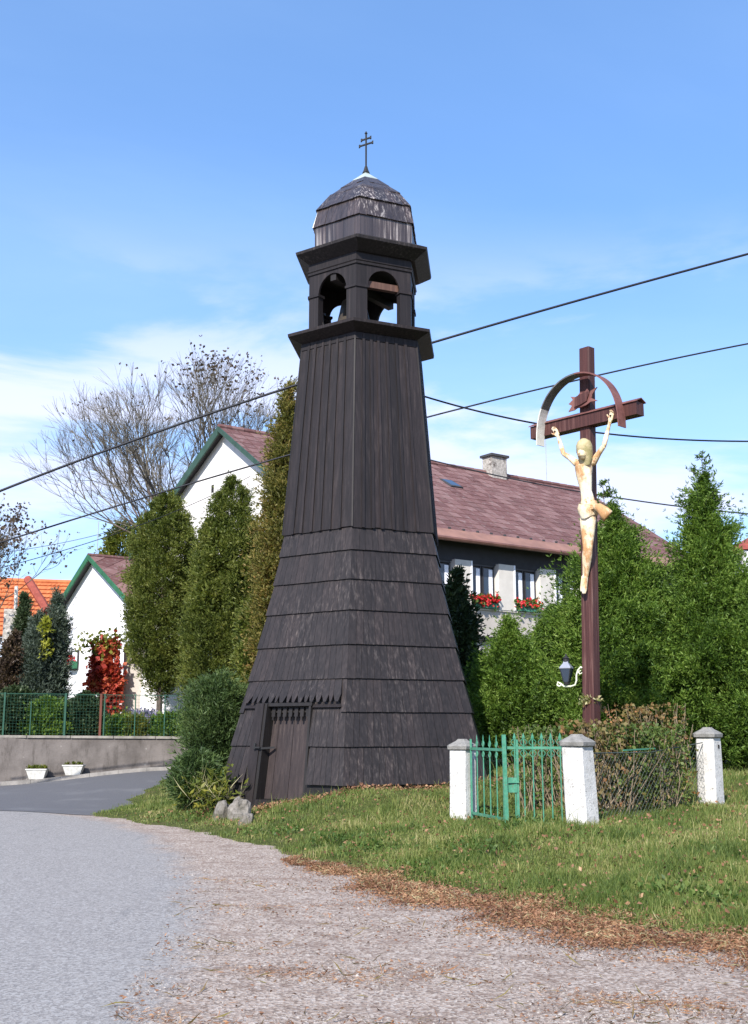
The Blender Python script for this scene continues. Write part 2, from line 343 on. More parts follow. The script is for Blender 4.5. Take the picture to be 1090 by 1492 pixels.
gr = m.mix(m.rng(nm, .3, .72), (.27, .20, .158), (.46, .375, .315)); gr = m.mix(m.math('MULTIPLY', m.rng(vc, .7, .95), .7), gr, (.52, .455, .40)); gr = m.mix(m.math('MULTIPLY', m.rng(vc, .25, .05), .6), gr, (.12, .085, .065))
asp = m.mix(m.math('MULTIPLY', m.rng(vc, .75, .95), .35), asp, (.42, .41, .40)); asp = m.mix(m.math('MULTIPLY', m.rng(vc, .25, .05), .35), asp, (.09, .088, .09))
gr = m.mix(m.math('MULTIPLY', m.rng(ns, .46, .64), .55), gr, (.165, .105, .078)); gr = m.mix(m.math('MULTIPLY', m.rng(nf, .6, .75), .6), gr, (.13, .10, .09))
m.col(m.mix(g, asp, gr))
hh = m.math('ADD', m.math('MULTIPLY', vor.outputs['Distance'], .5), nm); m.bump(m.math('MULTIPLY', hh, m.math('ADD', m.math('MULTIPLY', g, .9), .12)), .02, .8)
M['road'] = m.m
m = Mat('darker_asphalt', .8, .3); n1 = m.noise(70, 4, .8); n2 = m.noise(.8, 5, .6); c = m.mix(m.rng(n1, .3, .7), (.078, .076, .082), (.14, .137, .142)); c = m.mix(m.math('MULTIPLY', m.rng(n2, .5, .7), .4), c, (.2, .195, .195)); m.col(c); m.bump(n1, .006, .5); M['sideroad'] = m.m
m = Mat('mixed_pebble', .9, .2); m.col(m.ramp(m.rnd(), [(0, (.10, .075, .06)), (.3, (.22, .18, .155)), (.75, (.33, .28, .24)), (1, (.44, .40, .36))])); M['stonebit'] = m.m

# ------------------------------------------------------------------ terrain
EDGE = [(-5.9, 60), (-5.7, 34), (-5.5, 28)]+[tuple(G(u, v))[:2] for u, v in ((128, 1188), (200, 1198), (290, 1213), (360, 1229), (440, 1250), (520, 1272), (600, 1288), (720, 1312), (850, 1338), (970, 1357), (1090, 1372))]+[(4.2, 7.7), (7, 5.6), (14, 3), (60, -8)]
GRAV = [(-60, 25), (-12, 25.2)]+[tuple(G(u, v))[:2] for u, v in ((0, 1176), (90, 1186), (160, 1197), (220, 1219), (275, 1260), (295, 1310), (285, 1370), (262, 1430), (235, 1492))]+[(-1.0, 4.5), (0, 1), (4, -20)]
def polydist(X, Y, PL):
    best = np.full(X.shape, 1e9); sg = np.zeros(X.shape)
    for (ax, ay), (bx, by) in zip(PL[:-1], PL[1:]):
        dx, dy = bx-ax, by-ay; t = np.clip(((X-ax)*dx+(Y-ay)*dy)/(dx*dx+dy*dy), 0, 1)
        ex, ey = X-ax-t*dx, Y-ay-t*dy; d = np.hypot(ex, ey); cr = dx*ey-dy*ex
        m = d < best-1e-9; best = np.where(m, d, best); sg = np.where(m, np.sign(cr), sg)
    return best*sg
def wallY(X): return np.interp(X, [-40, -11.2, -5.6, -4, 60], [38, 34.4, 35.6, 36, 40])
def roadz(X, Y): return .42*sm((X+11.5)/5.5)*sm((Y-24.5)/8)
ANC = np.array([(-2.6, 20.3, .10), (-1.35, 20.4, .36), (-.2, 19.9, .60), (2, 21, .63), (1.34, 17.6, .25), (2.79, 15.7, .33), (5.27, 18.3, .42), (7.6, 21, .75), (4, 24, .8), (-4.5, 25, .12), (-3.5, 28, .35), (0, 27, .75), (10, 14, .5), (6, 12, .28), (3.5, 12, .16), (12, 25, 1.0), (0, 36, 1.3), (12, 40, 1.5), (30, 30, 1.2), (-.5, 17, .22), (20, 8, .4)])
def terrain(X, Y):
    X = np.asarray(X, float); Y = np.asarray(Y, float)
    d = polydist(X, Y, EDGE)
    wob = .16*np.sin(X*3.1+Y*1.3)*np.sin(Y*2.3-X*1.1)+.08*np.sin(X*8.3+1)*np.sin(Y*7.1)
    d = d+wob*np.clip(1-np.abs(d)/2, 0, 1)
    num = np.zeros(X.shape); den = np.zeros(X.shape)
    for ax, ay, az in ANC:
        w_ = 1/((X-ax)**2+(Y-ay)**2+.5)**1.6; num += w_*az; den += w_
    base = num/den
    z = base*sm(d/2.6+.05)
    z = np.where(d > 0, z+.02*sm(d/.2), -.07*sm(-d/.25))
    bump = (.035*np.sin(X*2.1+.5)*np.sin(Y*1.7)+.018*np.sin(X*5.3)*np.sin(Y*4.9+1))*sm(d/1.5)
    z = z+bump+roadz(X, Y)
    garden = sm((Y-wallY(X)-.12)/.25)
    z = np.where(X < -4.0, z*(1-garden)+1.36*garden, z)
    far = sm((np.hypot(X, Y)-45)/60)
    return z*(1-far)+1.3*far*(Y > 0)+0*far, d
def T(x, y): return float(terrain(np.array([x]), np.array([y]))[0][0])
def axis(a, b, st, far):
    c = list(np.arange(a, b+1e-6, st)); s = st; x = c[-1]; up = []
    while x < far: s *= 1.35; x += s; up.append(x)
    s = st; x = c[0]; dn = []
    while x > -far: s *= 1.35; x -= s; dn.append(x)
    return np.array(dn[::-1]+c+up)
def grid(xs, ys):
    X, Y = np.meshgrid(xs, ys); nx, ny = len(xs), len(ys)
    i = np.arange(nx*ny).reshape(ny, nx)
    Fc = np.stack([i[:-1, :-1], i[:-1, 1:], i[1:, 1:], i[1:, :-1]], -1).reshape(-1, 4)
    return X.ravel(), Y.ravel(), Fc
X, Y, Fc = grid(axis(-14, 10, .15, 900), axis(4, 38, .15, 900))
Z, D = terrain(X, Y)
Z = np.where(Y < 3, np.minimum(Z, -.07), Z)
npmesh('ground', np.stack([X, Y, Z], 1), Fc, M['soil'], smooth=True, kind='structure')
X, Y, Fc = grid(axis(-14, 6, .2, 60), axis(3, 34, .2, 60))
D = polydist(X, Y, EDGE); gd = polydist(X, Y, GRAV)
keep = (D < .5) & (Y < wallY(X)+.1) & (X < 45)
km = keep[Fc].all(1)
used = np.unique(Fc[km]); remap = -np.ones(len(X), int); remap[used] = np.arange(len(used))
npmesh('road', np.stack([X, Y, roadz(X, Y)+.004], 1)[used], remap[Fc[km]], M['road'], attrs={'gravel': np.clip(gd[used]/1.7+.5, 0, 1)}, smooth=True, kind='structure')
# darker side road that climbs along the wall
A0 = G(-40, 1176); A1 = G(118, 1188.5)
xs = np.linspace(-24, -4.9, 90); ys = np.linspace(0, 1, 60)
XX, TT = np.meshgrid(xs, ys)
y0_ = np.where(XX < -9.5, 24.6, lerp(24.6, 22.6, np.clip((XX+9.5)/4, 0, 1)))-.15*np.sin(XX*2)
YY = lerp(y0_, wallY(XX)-.02, TT)
XX = XX.ravel(); YY = YY.ravel(); i = np.arange(90*60).reshape(60, 90)
Fc = np.stack([i[:-1, :-1], i[:-1, 1:], i[1:, 1:], i[1:, :-1]], -1).reshape(-1, 4)
npmesh('side_road', np.stack([XX, YY, roadz(XX, YY)+.012], 1), Fc, M['sideroad'], smooth=True, kind='structure')
mb = MB()
xs = np.linspace(-24, -5.2, 24)
for a, b in zip(xs[:-1], xs[1:]):
    p = []
    for hz in (-.1, 1):
        for x_, dy in ((a+.004, -.42), (b-.004, -.42), (b-.004, -.03), (a+.004, -.03)):
            y_ = float(wallY(x_))+dy; p.append((x_, y_, float(roadz(x_, y_))+(.12 if hz == 1 else -.1)))
    mb.hexa(p)
mb.build('kerb', M['kerb'], kind='structure')

# ------------------------------------------------------------------ foliage tools
def unit(a): return a/np.maximum(np.linalg.norm(a, axis=-1, keepdims=True), 1e-9)
def sprays(name, C, Dr, size, mat, parent, k=3, asp=.32, spread=.55, szvar=.4, droop=0., **kw):
    """each spray is a fan of k pointed leaflets growing from a point"""
    n = len(C); C = np.repeat(C, k, 0); Dd = np.repeat(Dr, k, 0)
    Dd = unit(Dd+rng.normal(0, spread, Dd.shape)-np.array([0, 0, droop]))
    S = unit(np.cross(Dd, rng.normal(0, 1, Dd.shape)))
    l = (size*(1+szvar*rng.uniform(-1, 1, len(C))))[:, None]
    tip = C+Dd*l; mid = C+Dd*l*.5
    nrm = unit(np.cross(Dd, S))*l*.12
    V = np.stack([C, mid+S*l*asp*.5+nrm, tip, mid-S*l*asp*.5+nrm], 1).reshape(-1, 3)
    Fc = np.arange(len(V)).reshape(-1, 4)
    return npmesh(name, V, Fc, mat, parent, **kw)
def crown_points(c, z0, z1, prof, nclump, per, rr=.26, inset=.75, up=.5, sq=1.0, thr=.1, stretch=.6):
    """clumps of sprays spread over the shell of a crown"""
    hs = np.linspace(0, 1, 60); rs = np.interp(hs, [p[0] for p in prof], [p[1] for p in prof])
    pr = (rs+.05)/np.sum(rs+.05); h = rng.choice(hs, nclump, p=pr)+rng.uniform(0, 1/60, nclump)
    th = rng.uniform(0, 2*np.pi, nclump)
    r = np.interp(h, hs, rs)*(1-(1-inset)*rng.uniform(0, 1, nclump)**1.3)*(1+.10*np.sin(th*3+h*9)+thr*rng.normal(0, 1, nclump))
    cc = np.stack([c[0]+np.sin(th)*r, c[1]+np.cos(th)*r*sq, z0+h*(z1-z0)], 1)
    out = np.stack([np.sin(th), np.cos(th), np.full(nclump, 0.)], 1)
    cs = rr*rng.uniform(.45, 1.3, nclump)*np.interp(h, [0, .7, 1], [1, 1, .42])
    C = np.repeat(cc, per, 0)+rng.normal(0, 1, (nclump*per, 3))*np.repeat(cs, per)[:, None]*np.array([.55, .55, .7])
    C += np.repeat(unit(out*.8+np.array([0, 0, up*.8])), per, 0)*(rng.normal(0, .9, nclump*per)*np.repeat(cs, per)*stretch)[:, None]
    off = C-np.repeat(cc, per, 0)
    Dd = unit(np.repeat(out, per, 0)*.8+off/np.repeat(cs, per)[:, None]*.5+np.array([0, 0, up]))
    return C, Dd
def conifer(label, c, z0, z1, prof, mat, cat='tree', nclump=260, per=45, size=.11, rr=.22, up=.6, name='cypress_tree', group=None, trunk=True, k=3, asp=.34, thr=.1, core=.72, trunkr=.09, stretch=.6):
    gz = T(c[0], c[1]); t = thing(name, (c[0], c[1], gz), label, cat, group)
    if trunk:
        MB().tube([(c[0], c[1], gz-.1), (c[0]+.02, c[1], lerp(gz, z1, .5)), (c[0], c[1], z1-.3)], [trunkr*1.2, trunkr, .015], 7).build('trunk', M['bark'], t)
    C1, D1 = crown_points(c, z0, z1, prof, nclump, per, rr, .72, up, thr=thr, stretch=stretch)
    C2, D2 = crown_points(c, z0, z1, [(h, r*core) for h, r in prof], int(nclump*.35), per, rr*1.1, .5, up, thr=.05)
    sprays('foliage', np.concatenate([C1, C2]), np.concatenate([D1, D2]), size, mat, t, k, asp)
    return t

# ------------------------------------------------------------------ bell tower
BX, BY = -.235, 23.; B0 = R_(-6)
gt = .3
tower = thing('bell_tower', (BX, BY, gt), 'tall black shingled six-sided wooden bell tower with an open lantern and dome', 'bell tower')
def cor(k, r, z, cx=BX): a = B0+R_(60*k); return Vector((cx+math.sin(a)*r, BY-math.cos(a)*r, z))
def fp(k, s, r, z, cx=BX): return cor(k, r, z, cx).lerp(cor(k+1, r, z, cx), s)
def fn(k): a = B0+R_(60*k+30); return Vector((math.sin(a), -math.cos(a), 0))
cz = [.666, 1.327, 1.936, 2.537, 3.166, 3.813, 4.410, 4.987, 5.50]
cR = [2.856, 2.69, 2.535, 2.372, 2.205, 2.04, 1.90, 1.785, 1.68]
def rad_at(z): return float(np.interp(z, cz, cR))
def shingle(mb, k, s0, s1, zb, rb, zt, rt, th=.024, tooth=0., cx=BX):
    n = fn(k)*th; g = .0012
    a0, a1, b0, b1 = fp(k, s0+g, rb, zb, cx), fp(k, s1-g, rb, zb, cx), fp(k, s0+g, rt, zt, cx), fp(k, s1-g, rt, zt, cx)
    if tooth:
        m0 = (a0+a1)/2; q = (zt-zb); f = tooth/q
        c0, c1 = a0.lerp(b0, f), a1.lerp(b1, f); w2 = (a1-a0)*.20
        fr = [c0, m0-w2, m0+w2, c1, b1, b0]; bk = [p-n for p in fr]
        mb.prism(bk, fr)
    else:
        mb.hexa([a0-n, a1-n, a1, a0, b0-n, b1-n, b1, b0])
def cuts(n, jit=.22):
    c = [(i+random.uniform(-jit, jit)*(0 < i < n))/n for i in range(n+1)]; return c
nshing = 0
rest = MB()
for j in range(8):
    zb, zt = cz[j], cz[j+1]
    for k in (-1, 0):
        n = max(12, int(round(cR[j]/.138)))
        cs = cuts(n)
        for s0, s1 in zip(cs[:-1], cs[1:]):
            sm_ = (s0+s1)/2; z_b, z_t, tooth, ex = zb+random.uniform(-.003, .003), zt+.06, 0, 0
            if k == -1:
                if j <= 1 and .205 < sm_ < .685: continue
                if j == 2 and .07 < sm_ < .955: z_b = 2.12; tooth = .13; ex = .075
                if j == 1 and sm_ < .955: z_t = 2.12
            rb = float(np.interp(z_b, cz, cR))+.028+ex+random.uniform(0, .003); rt = float(np.interp(z_t, cz, cR))-.012
            m_ = MB(); shingle(m_, k, s0, s1, z_b, rb, z_t, rt, .026, tooth); m_.build('shingle', M['stain'], tower); nshing += 1
    for k in (1, 2, 3, 4):
        cs = cuts(max(10, int(cR[j]/.15)))
        for s0, s1 in zip(cs[:-1], cs[1:]): shingle(rest, k, s0, s1, zb, cR[j]+.028, zt+.06, rad_at(zt+.06)-.012)
rest.build('side_shingles', M['stain'], tower, kind='stuff')
# dark core added to block light through the skirt, with the doorway let into face -1
core = MB()
lv = [.35]+cz
for a, b in zip(lv[:-1], lv[1:]):
    ra, rb = (cR[0]+.02 if a < .6 else rad_at(a))-.05, rad_at(b)-.05
    for k in range(-1, 5):
        segs = [(0, 1)] if not (k == -1 and b < 2.0) else [(0, .2), (.69, 1)]
        for s0, s1 in segs:
            core.add([fp(k, s0, ra, a), fp(k, s1, ra, a), fp(k, s1, rb, b), fp(k, s0, rb, b)], [(0, 1, 2, 3)])
core.prism([cor(k, 2.6, .3) for k in range(6)], [cor(k, 2.6, .34) for k in range(6)])
core.build('light_block_core', M['void'], tower)
# doorway
n = fn(-1)
def dp(s, z, dep=0.):      # point on the leaning door plane
    r = lerp(2.87, 2.62, (z-.30)/1.75)
    return fp(-1, s, r, z)-n*dep
def dboard(mb, s0, s1, z0, z1, d0, d1):
    mb.hexa([dp(s0, z0, d1), dp(s1, z0, d1), dp(s1, z0, d0), dp(s0, z0, d0), dp(s0, z1, d1), dp(s1, z1, d1), dp(s1, z1, d0), dp(s0, z1, d0)])
fr = MB(); dboard(fr, .195, .275, .28, 2.10, -.03, .02); fr.build('door_jamb', M['stain2'], tower)
fr = MB(); dboard(fr, .276, .30, .30, 2.10, -.01, .28); fr.build('door_jamb', M['void'], tower)
fr = MB(); dboard(fr, .672, .69, .36, 2.10, .03, .28); fr.build('door_jamb', M['void'], tower)
fr = MB(); nT = 7  # shadow of the shingle teeth on the door, built as dark strips
for i in range(nT):
    sa, sb_ = lerp(.305, .67, i/nT), lerp(.305, .67, (i+1)/nT); mm = (sa+sb_)/2
    dboard(fr, mm-(sb_-sa)*.30, mm+(sb_-sa)*.30, 1.86, 2.02, .10, .13); dboard(fr, mm-(sb_-sa)*.12, mm+(sb_-sa)*.12, 1.80, 1.859, .10, .13)
fr.build('tooth_shadow', M['void'], tower, kind='stuff')
fr = MB(); dboard(fr, .24, .70, .22, .37, -.02, .26); fr.build('door_sill', M['stain2'], tower)
fr = MB(); dboard(fr, .2, .70, 2.05, 2.11, .02, .3); fr.build('door_lintel', M['void'], tower)
door = MB(); dboard(door, .30, .672, .37, 2.05, .235, .26)
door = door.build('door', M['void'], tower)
for s0, s1 in ((.303, .36), (.363, .495), (.498, .62), (.623, .670)):
    b_ = MB(); dboard(b_, s0, s1, .375, 2.04, .205+random.uniform(0, .006), .234); b_.build('plank', M['door'], door)
hb = MB(); hb.bar(dp(.285, 1.28, -.05), dp(.36, 1.30, .15), .035); hb.tube([dp(.25, 1.27, -.07), dp(.25, 1.38, -.07)], .02, 6); hb.bar(dp(.24, 1.30, -.07), dp(.30, 1.30, -.07), .03)
hb.build('handle', M['iron'], door)
fr = MB()
for s0, s1 in ((.05, .19), (.70, .955)):
    a, b = fp(-1, s0, rad_at(2.02)+.06, 2.02), fp(-1, s1, rad_at(2.02)+.06, 2.02); a2, b2 = fp(-1, s0, rad_at(2.07)+.02, 2.08), fp(-1, s1, rad_at(2.07)+.02, 2.08)
    fr.hexa([a-n*.08, b-n*.08, b, a, a2-n*.08, b2-n*.08, b2, a2])
fr.build('drip_board', M['stain2'], tower)
# shaft: boards and battens
Zs0, Zs1, Rs0, Rs1 = 5.44, 9.46, 1.735, 1.375
for k in range(-1, 5):
    c_ = [0, .15, .275, .42, .55, .69, .83, 1] if k != 0 else [0, .13, .25, .36, .5, .65, .80, 1]
    for s0, s1 in zip(c_[:-1], c_[1:]):
        b_ = MB(); dz = random.uniform(-.02, .01)
        shingle(b_, k, s0, s1, Zs0+dz, Rs0, Zs1, Rs1, .03+random.uniform(0, .004)); b_.build('board', M['stain2'], tower)
    for s in c_[1:-1]:
        b_ = MB(); w_ = .017
        nn = fn(k)
        q = [fp(k, s-w_, Rs0, Zs0-.01)-nn*.002, fp(k, s+w_, Rs0, Zs0-.01)-nn*.002, fp(k, s+w_, Rs0, Zs0-.01)+nn*.026, fp(k, s-w_, Rs0, Zs0-.01)+nn*.026]
        q += [fp(k, s-w_*1.15, Rs1, Zs1)-nn*.002, fp(k, s+w_*1.15, Rs1, Zs1)-nn*.002, fp(k, s+w_*1.15, Rs1, Zs1)+nn*.026, fp(k, s-w_*1.15, Rs1, Zs1)+nn*.026]
        b_.hexa(q); b_.build('batten', M['stain2'], tower)
for k in range(6):
    b_ = MB(); a = B0+R_(60*k); o = Vector((math.sin(a), -math.cos(a), 0)); t_ = Vector((math.cos(a), math.sin(a), 0))
    b_.hexa([cor(k, Rs0, Zs0)-t_*.022-o*.03, cor(k, Rs0, Zs0)+t_*.022-o*.03, cor(k, Rs0, Zs0)+o*.016+t_*.014, cor(k, Rs0, Zs0)+o*.016-t_*.014,
             cor(k, Rs1, Zs1)-t_*.022-o*.03, cor(k, Rs1, Zs1)+t_*.022-o*.03, cor(k, Rs1, Zs1)+o*.016+t_*.014, cor(k, Rs1, Zs1)+o*.016-t_*.014])
    b_.build('corner_batten', M['stain2'], tower)
def hexring(name, prof, mat, cx=BX, solid=False, **kw):
    """hexagonal moulding swept from a closed (r, z) outline"""
    mb = MB(); n = len(prof); vs = []
    for k in range(6): vs += [cor(k, r, z, cx) for r, z in prof]
    fs = [(k*n+i, k*n+(i+1) % n, ((k+1) % 6)*n+(i+1) % n, ((k+1) % 6)*n+i) for k in range(6) for i in range(n)]
    return mb.add(vs, fs).build(name, mat, tower, **kw)
hexring('frieze_board', [(1.375, 9.33), (1.405, 9.33), (1.395, 9.47), (1.36, 9.47)], M['stain2'])
hexring('lower_cornice', [(1.36, 9.475), (1.69, 9.60), (1.70, 9.66), (1.26, 9.80), (1.2, 9.80), (1.2, 9.475)], M['stain2'])
f_ = MB(); f_.prism([cor(k, 1.3, 9.70) for k in range(6)], [cor(k, 1.22, 9.79) for k in range(6)]); f_.build('lantern_floor', M['stain2'], tower)
# lantern
LR = 1.235; z0, z1, zi = 9.79, 11.02, 10.50
for k in range(6):
    nn = fn(k); np_ = fn(k-1)
    # corner post: L-shaped from both faces
    b_ = MB(); w_ = .20; th = .16
    a, b = fp(k, w_, LR, z0), fp(k-1, 1-w_, LR, z0); c = cor(k, LR, z0); ci = cor(k, LR-th*1.15, z0)
    lo = [c, a, a-nn*th, ci, b-np_*th, b]; hi = [p+Vector((0, 0, zi-z0)) for p in lo]
    b_.prism(lo, hi); b_.build('corner_post', M['stain2'], tower)
    b_ = MB(); w_ = .225; r2 = LR+.03
    a, b = fp(k, w_, r2, zi-.0), fp(k-1, 1-w_, r2, zi); c = cor(k, r2, zi); ci = cor(k, LR-.22, zi)
    lo = [c, a, a-nn*.22, ci, b-np_*.22, b]; hi = [p+Vector((0, 0, .055)) for p in lo]; b_.prism(lo, hi); b_.build('impost_moulding', M['stain2'], tower)
    # arch panel
    sA, sB = .205, .795; zs = zi+.056; top = 10.93; nn_ = 14
    vs = []
    for i in range(nn_+1):
        ph = math.pi*(1-i/nn_); s = .5+math.cos(ph)*(sB-sA)/2; zz = zs-.03+math.sin(ph)*(top-zs+.03)
        vs.append((s, max(zz, zs)))
    for o, th in ((0, .05),):
        fr_, bk = [], []
        V_ = []
        outer = [(0, zs)]+[(0, z1)]*1
        pl = MB()
        # strips between arch curve and top
        cols = [(0, zs), (sA-.001, zs)]+vs+[(sB+.001, zs), (1, zs)]
        for (s0, za), (s1, zb_) in zip(cols[:-1], cols[1:]):
            p = [fp(k, s0, LR, za), fp(k, s1, LR, zb_), fp(k, s1, LR, z1), fp(k, s0, LR, z1)]
            q = [x-nn*.05 for x in p]
            pl.add(p+q, [(0, 1, 2, 3), (7, 6, 5, 4), (0, 4, 5, 1)])
        pl.build('arch_panel', M['stain2'], tower)
hexring('frieze_board', [(1.2, 11.0), (1.265, 11.0), (1.265, 11.05), (1.285, 11.07), (1.285, 11.09), (1.25, 11.10), (1.25, 11.25), (1.2, 11.25)], M['stain2'])
UX = BX+.045
hexring('upper_cornice', [(1.25, 11.25), (1.29, 11.25), (1.585, 11.42), (1.60, 11.475), (1.17, 11.68), (1.1, 11.68), (1.1, 11.25)], M['stain'], UX)
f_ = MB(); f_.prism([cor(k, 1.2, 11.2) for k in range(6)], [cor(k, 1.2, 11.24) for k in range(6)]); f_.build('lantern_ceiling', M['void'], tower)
dome = MB()
DC = [(11.64, 1.185, 12.16, 1.195, .145), (12.10, 1.235, 12.57, 1.11, .15), (12.52, 1.165, 12.94, .85, .15), (12.88, .90, 13.20, .53, .15), (13.15, .60, 13.40, .30, .14)]
bandn = 0
for zb, rb, zt, rt, w_ in DC:
    for k in range(-1, 5):
        nw = max(4, int(rb/w_)); cs = cuts(nw)
        for s0, s1 in zip(cs[:-1], cs[1:]):
            shingle(dome, k, s0, s1, zb+random.uniform(-.012, .006), rb+random.uniform(0, .012), zt, rt, .022 if zb < 12.3 else .042, 0, UX+.02)
dome.build('dome_shingles', M['domewood'], tower, kind='stuff')
f_ = MB()
for (za, ra), (zb_, rb_) in zip([(11.6, 1.13), (12.1, 1.15), (12.55, 1.06), (12.92, .80), (13.19, .48)], [(12.1, 1.15), (12.55, 1.06), (12.92, .80), (13.19, .48), (13.4, .25)]):
    for k in range(6): f_.add([cor(k, ra, za, UX+.02), cor(k+1, ra, za, UX+.02), cor(k+1, rb_, zb_, UX+.02), cor(k, rb_, zb_, UX+.02)], [(0, 1, 2, 3)])
f_.build('dome_shell', M['void'], tower)
ax_ = UX+.015
f_ = MB(); f_.lathe((ax_, BY, 0), [(.33, 13.36), (.31, 13.40), (.16, 13.52), (.07, 13.60), (.05, 13.66)], 6, B0); f_.build('dome_cap', M['capmetal'], tower)
f_ = MB(); f_.lathe((ax_, BY, 0), [(.085, 13.62), (.05, 13.70), (.03, 13.78)], 8); f_.tube([(ax_, BY, 13.7), (ax_, BY, 14.56)], .022, 6)
f_.lathe((ax_, BY, 0), [(.01, 14.54), (.035, 14.57), (.01, 14.62)], 8)
dr = Vector((math.cos(R_(32)), -math.sin(R_(32)), 0))
for z_, l_ in ((14.31, .17), (14.44, .12)):
    c_ = Vector((ax_, BY, z_)); f_.bar(c_-dr*l_, c_+dr*l_, .03)
    for s in (-1, 1): f_.obox(c_+dr*l_*s, dr*.02, Vector((0, .02, 0)), (0, 0, .032))
f_.build('double_cross_finial', M['iron'], tower)
# yoke beam across the lantern and the bell under it
ya, yb = fp(0, .06, LR-.15, 10.62), fp(0, .94, LR-.15, 10.62)
f_ = MB(); f_.bar(ya, yb, .12, (0, 0, 1), .14); f_.build('yoke_beam', M['beamwood'], tower)
f_ = MB()
for k, s in ((1, .5), (3, .5)):
    pass
f_.bar(fp(2, .5, 1.2, 10.86), fp(-1, .5, 1.2, 10.86), .14, (0, 0, 1), .16); f_.build('headstock', M['void'], tower)
bell = thing('bell', (BX-.2, BY+.1, 10.0), 'dark bronze bell hanging inside the open lantern of the tower', 'bell')
f_ = MB(); f_.lathe((BX-.2, BY+.1, 0), [(.06, 10.84), (.14, 10.74), (.26, 10.66), (.31, 10.42), (.36, 10.2), (.48, 10.05), (.50, 10.0), (.45, 10.0)], 20); f_.build('bell_shell', M['bronze'], bell, smooth=True)
f_ = MB(); f_.tube([(BX-.2, BY+.1, 10.5), (BX-.2, BY+.1, 10.0)], .02, 6); f_.lathe((BX-.2, BY+.1, 9.95), [(.02, 0), (.05, .04), (.02, .09)], 8); f_.build('clapper', M['iron'], bell)
# foundation
for k in (-1, 0, 1, 4):
    c_ = [0, .22, .52, .78, 1] if k != -1 else [0, .10, .18, .71, .86, 1]
    for s0, s1 in zip(c_[:-1], c_[1:]):
        if k == -1 and .18 <= s0 < .70: continue
        b_ = MB(); zt_ = .60+random.uniform(-.03, .03)
        r = 2.70+random.uniform(-.03, .04)
        lo = [fp(k, s0+.01, r-.4, 0), fp(k, s1-.01, r-.4, 0), fp(k, s1-.01, r, 0), fp(k, s0+.01, r+.03, 0)]
        hi = [fp(k, s0+.02, r-.4, zt_), fp(k, s1-.02, r-.4, zt_), fp(k, s1-.02, r-.06, zt_-.03), fp(k, s0+.02, r-.04, zt_)]
        b_.prism(lo, hi); b_.build('foundation_stone', M['rock'], tower)

# ------------------------------------------------------------------ rocks
def rock(c, sx, sy, sz, seed, label):
    import bmesh
    bm = bmesh.new(); bmesh.ops.create_icosphere(bm, subdivisions=3, radius=1)
    for v in bm.verts:
        p = v.co.copy(); d = 1+.45*noise.noise(p*1.1+Vector((seed, 0, 0)))+.2*noise.noise(p*2.7+Vector((0, seed, 0)))
        v.co = Vector((p.x*sx*d, p.y*sy*d, p.z*sz*d))+Vector(c)
    me = bpy.data.meshes.new('boulder'); bm.to_mesh(me); bm.free()
    return finish('boulder', me, M['rock'], label=label, cat='rock', group='rocks under the corner of the tower')
p = P(347, 1172, 19.9); rock((p.x, p.y+.15, .22),   .19, .18, .27, 1.2, 'larger pale jagged rock propping the corner of the tower left of the door')
p = P(322, 1168, 20.2); rock((p.x, p.y+.1, .2), .13, .2, .2, 8.2, 'dark grey rock between the pale jagged rock and the low juniper')
p = P(360, 1196, 19.2); rock((p.x, p.y, .12), .12, .12, .15, 4.7, 'small pale rock half sunk in grass below the jagged one')
p = P(436, 1152, 20.3)
# ------------------------------------------------------------------ enclosure: posts, gate, fence
PL_, PM_, PR_ = Vector((1.345, 17.6, 0)), Vector((2.80, 15.7, 0)), Vector((5.29, 18.3, 0))
dLM = (PM_-PL_).normalized(); dMR = (PR_-PM_).normalized()
def post(c, zb, zt, lean, label, hole=None, wd=.33):
    t = thing('gate_post', (c.x, c.y, zb), label, 'post', 'white concrete posts of the cross enclosure')
    e1 = dMR; e2 = Vector((-e1.y, e1.x, 0)); ln = Vector((lean, 0, 0))
    def loop(hw, z, ch):
        o = c+ln*(z-zb); r = []
        for sx, sy in ((-1, -1), (1, -1), (1, 1), (-1, 1)):
            for q in ((0, 1) if (sx*sy > 0) else (1, 0)):
                a = hw-(ch if q == 0 else 0); b = hw-(ch if q == 1 else 0)
                r.append(o+e1*sx*b*1+e2*sy*a+Vector((0, 0, z)))
        return r
    hw = wd/2; zc = zt-.16
    zs_ = [zb-.25, zb+.1, zb+.35, zb+.7, zc]
    mb = MB(); n = 8; loops = []
    for i, z in enumerate(zs_):
        lp = loop(hw*(1.06-.06*i/4), z, .035)
        loops.append([p+Vector((noise.noise(p*3)*.016, noise.noise(p*3+Vector((5, 1, 2)))*.016, 0)) for p in lp])
    vs = [p for lp in loops for p in lp]
    mb.add(vs, [(i*n+k, i*n+(k+1) % n, (i+1)*n+(k+1) % n, (i+1)*n+k) for i in range(4) for k in range(n)]+[tuple(range(4*n, 5*n))])
    mb.build('shaft', M['postwhite'], t)
    mb = MB(); vs = []; prof = [(hw+.012, zc), (hw+.03, zc+.012), (hw+.035, zc+.06), (hw+.01, zc+.085), (hw*.55, zc+.135), (hw*.40, zc+.165)]
    for h_, z in prof: vs += loop(h_, z, .03+.02*(h_ > hw))
    m_ = len(prof)
    mb.add(vs, [(i*n+k, i*n+(k+1) % n, (i+1)*n+(k+1) % n, (i+1)*n+k) for i in range(m_-1) for k in range(n)]+[tuple(range((m_-1)*n, m_*n)), tuple(range(n-1, -1, -1))])
    mb.build('cap', M['postcap'], t)
    if hole:
        q = c+ln*(hole-zb)+Vector((0, 0, hole)); fnn = -e2
        mb = MB(); mb.obox(q+e1*.04+fnn*(hw+.001), e1*.02, fnn*.006, (0, 0, .028)); mb.build('hole_shade', M['void'], t)  # dark block standing for the shade inside a hole
    return t
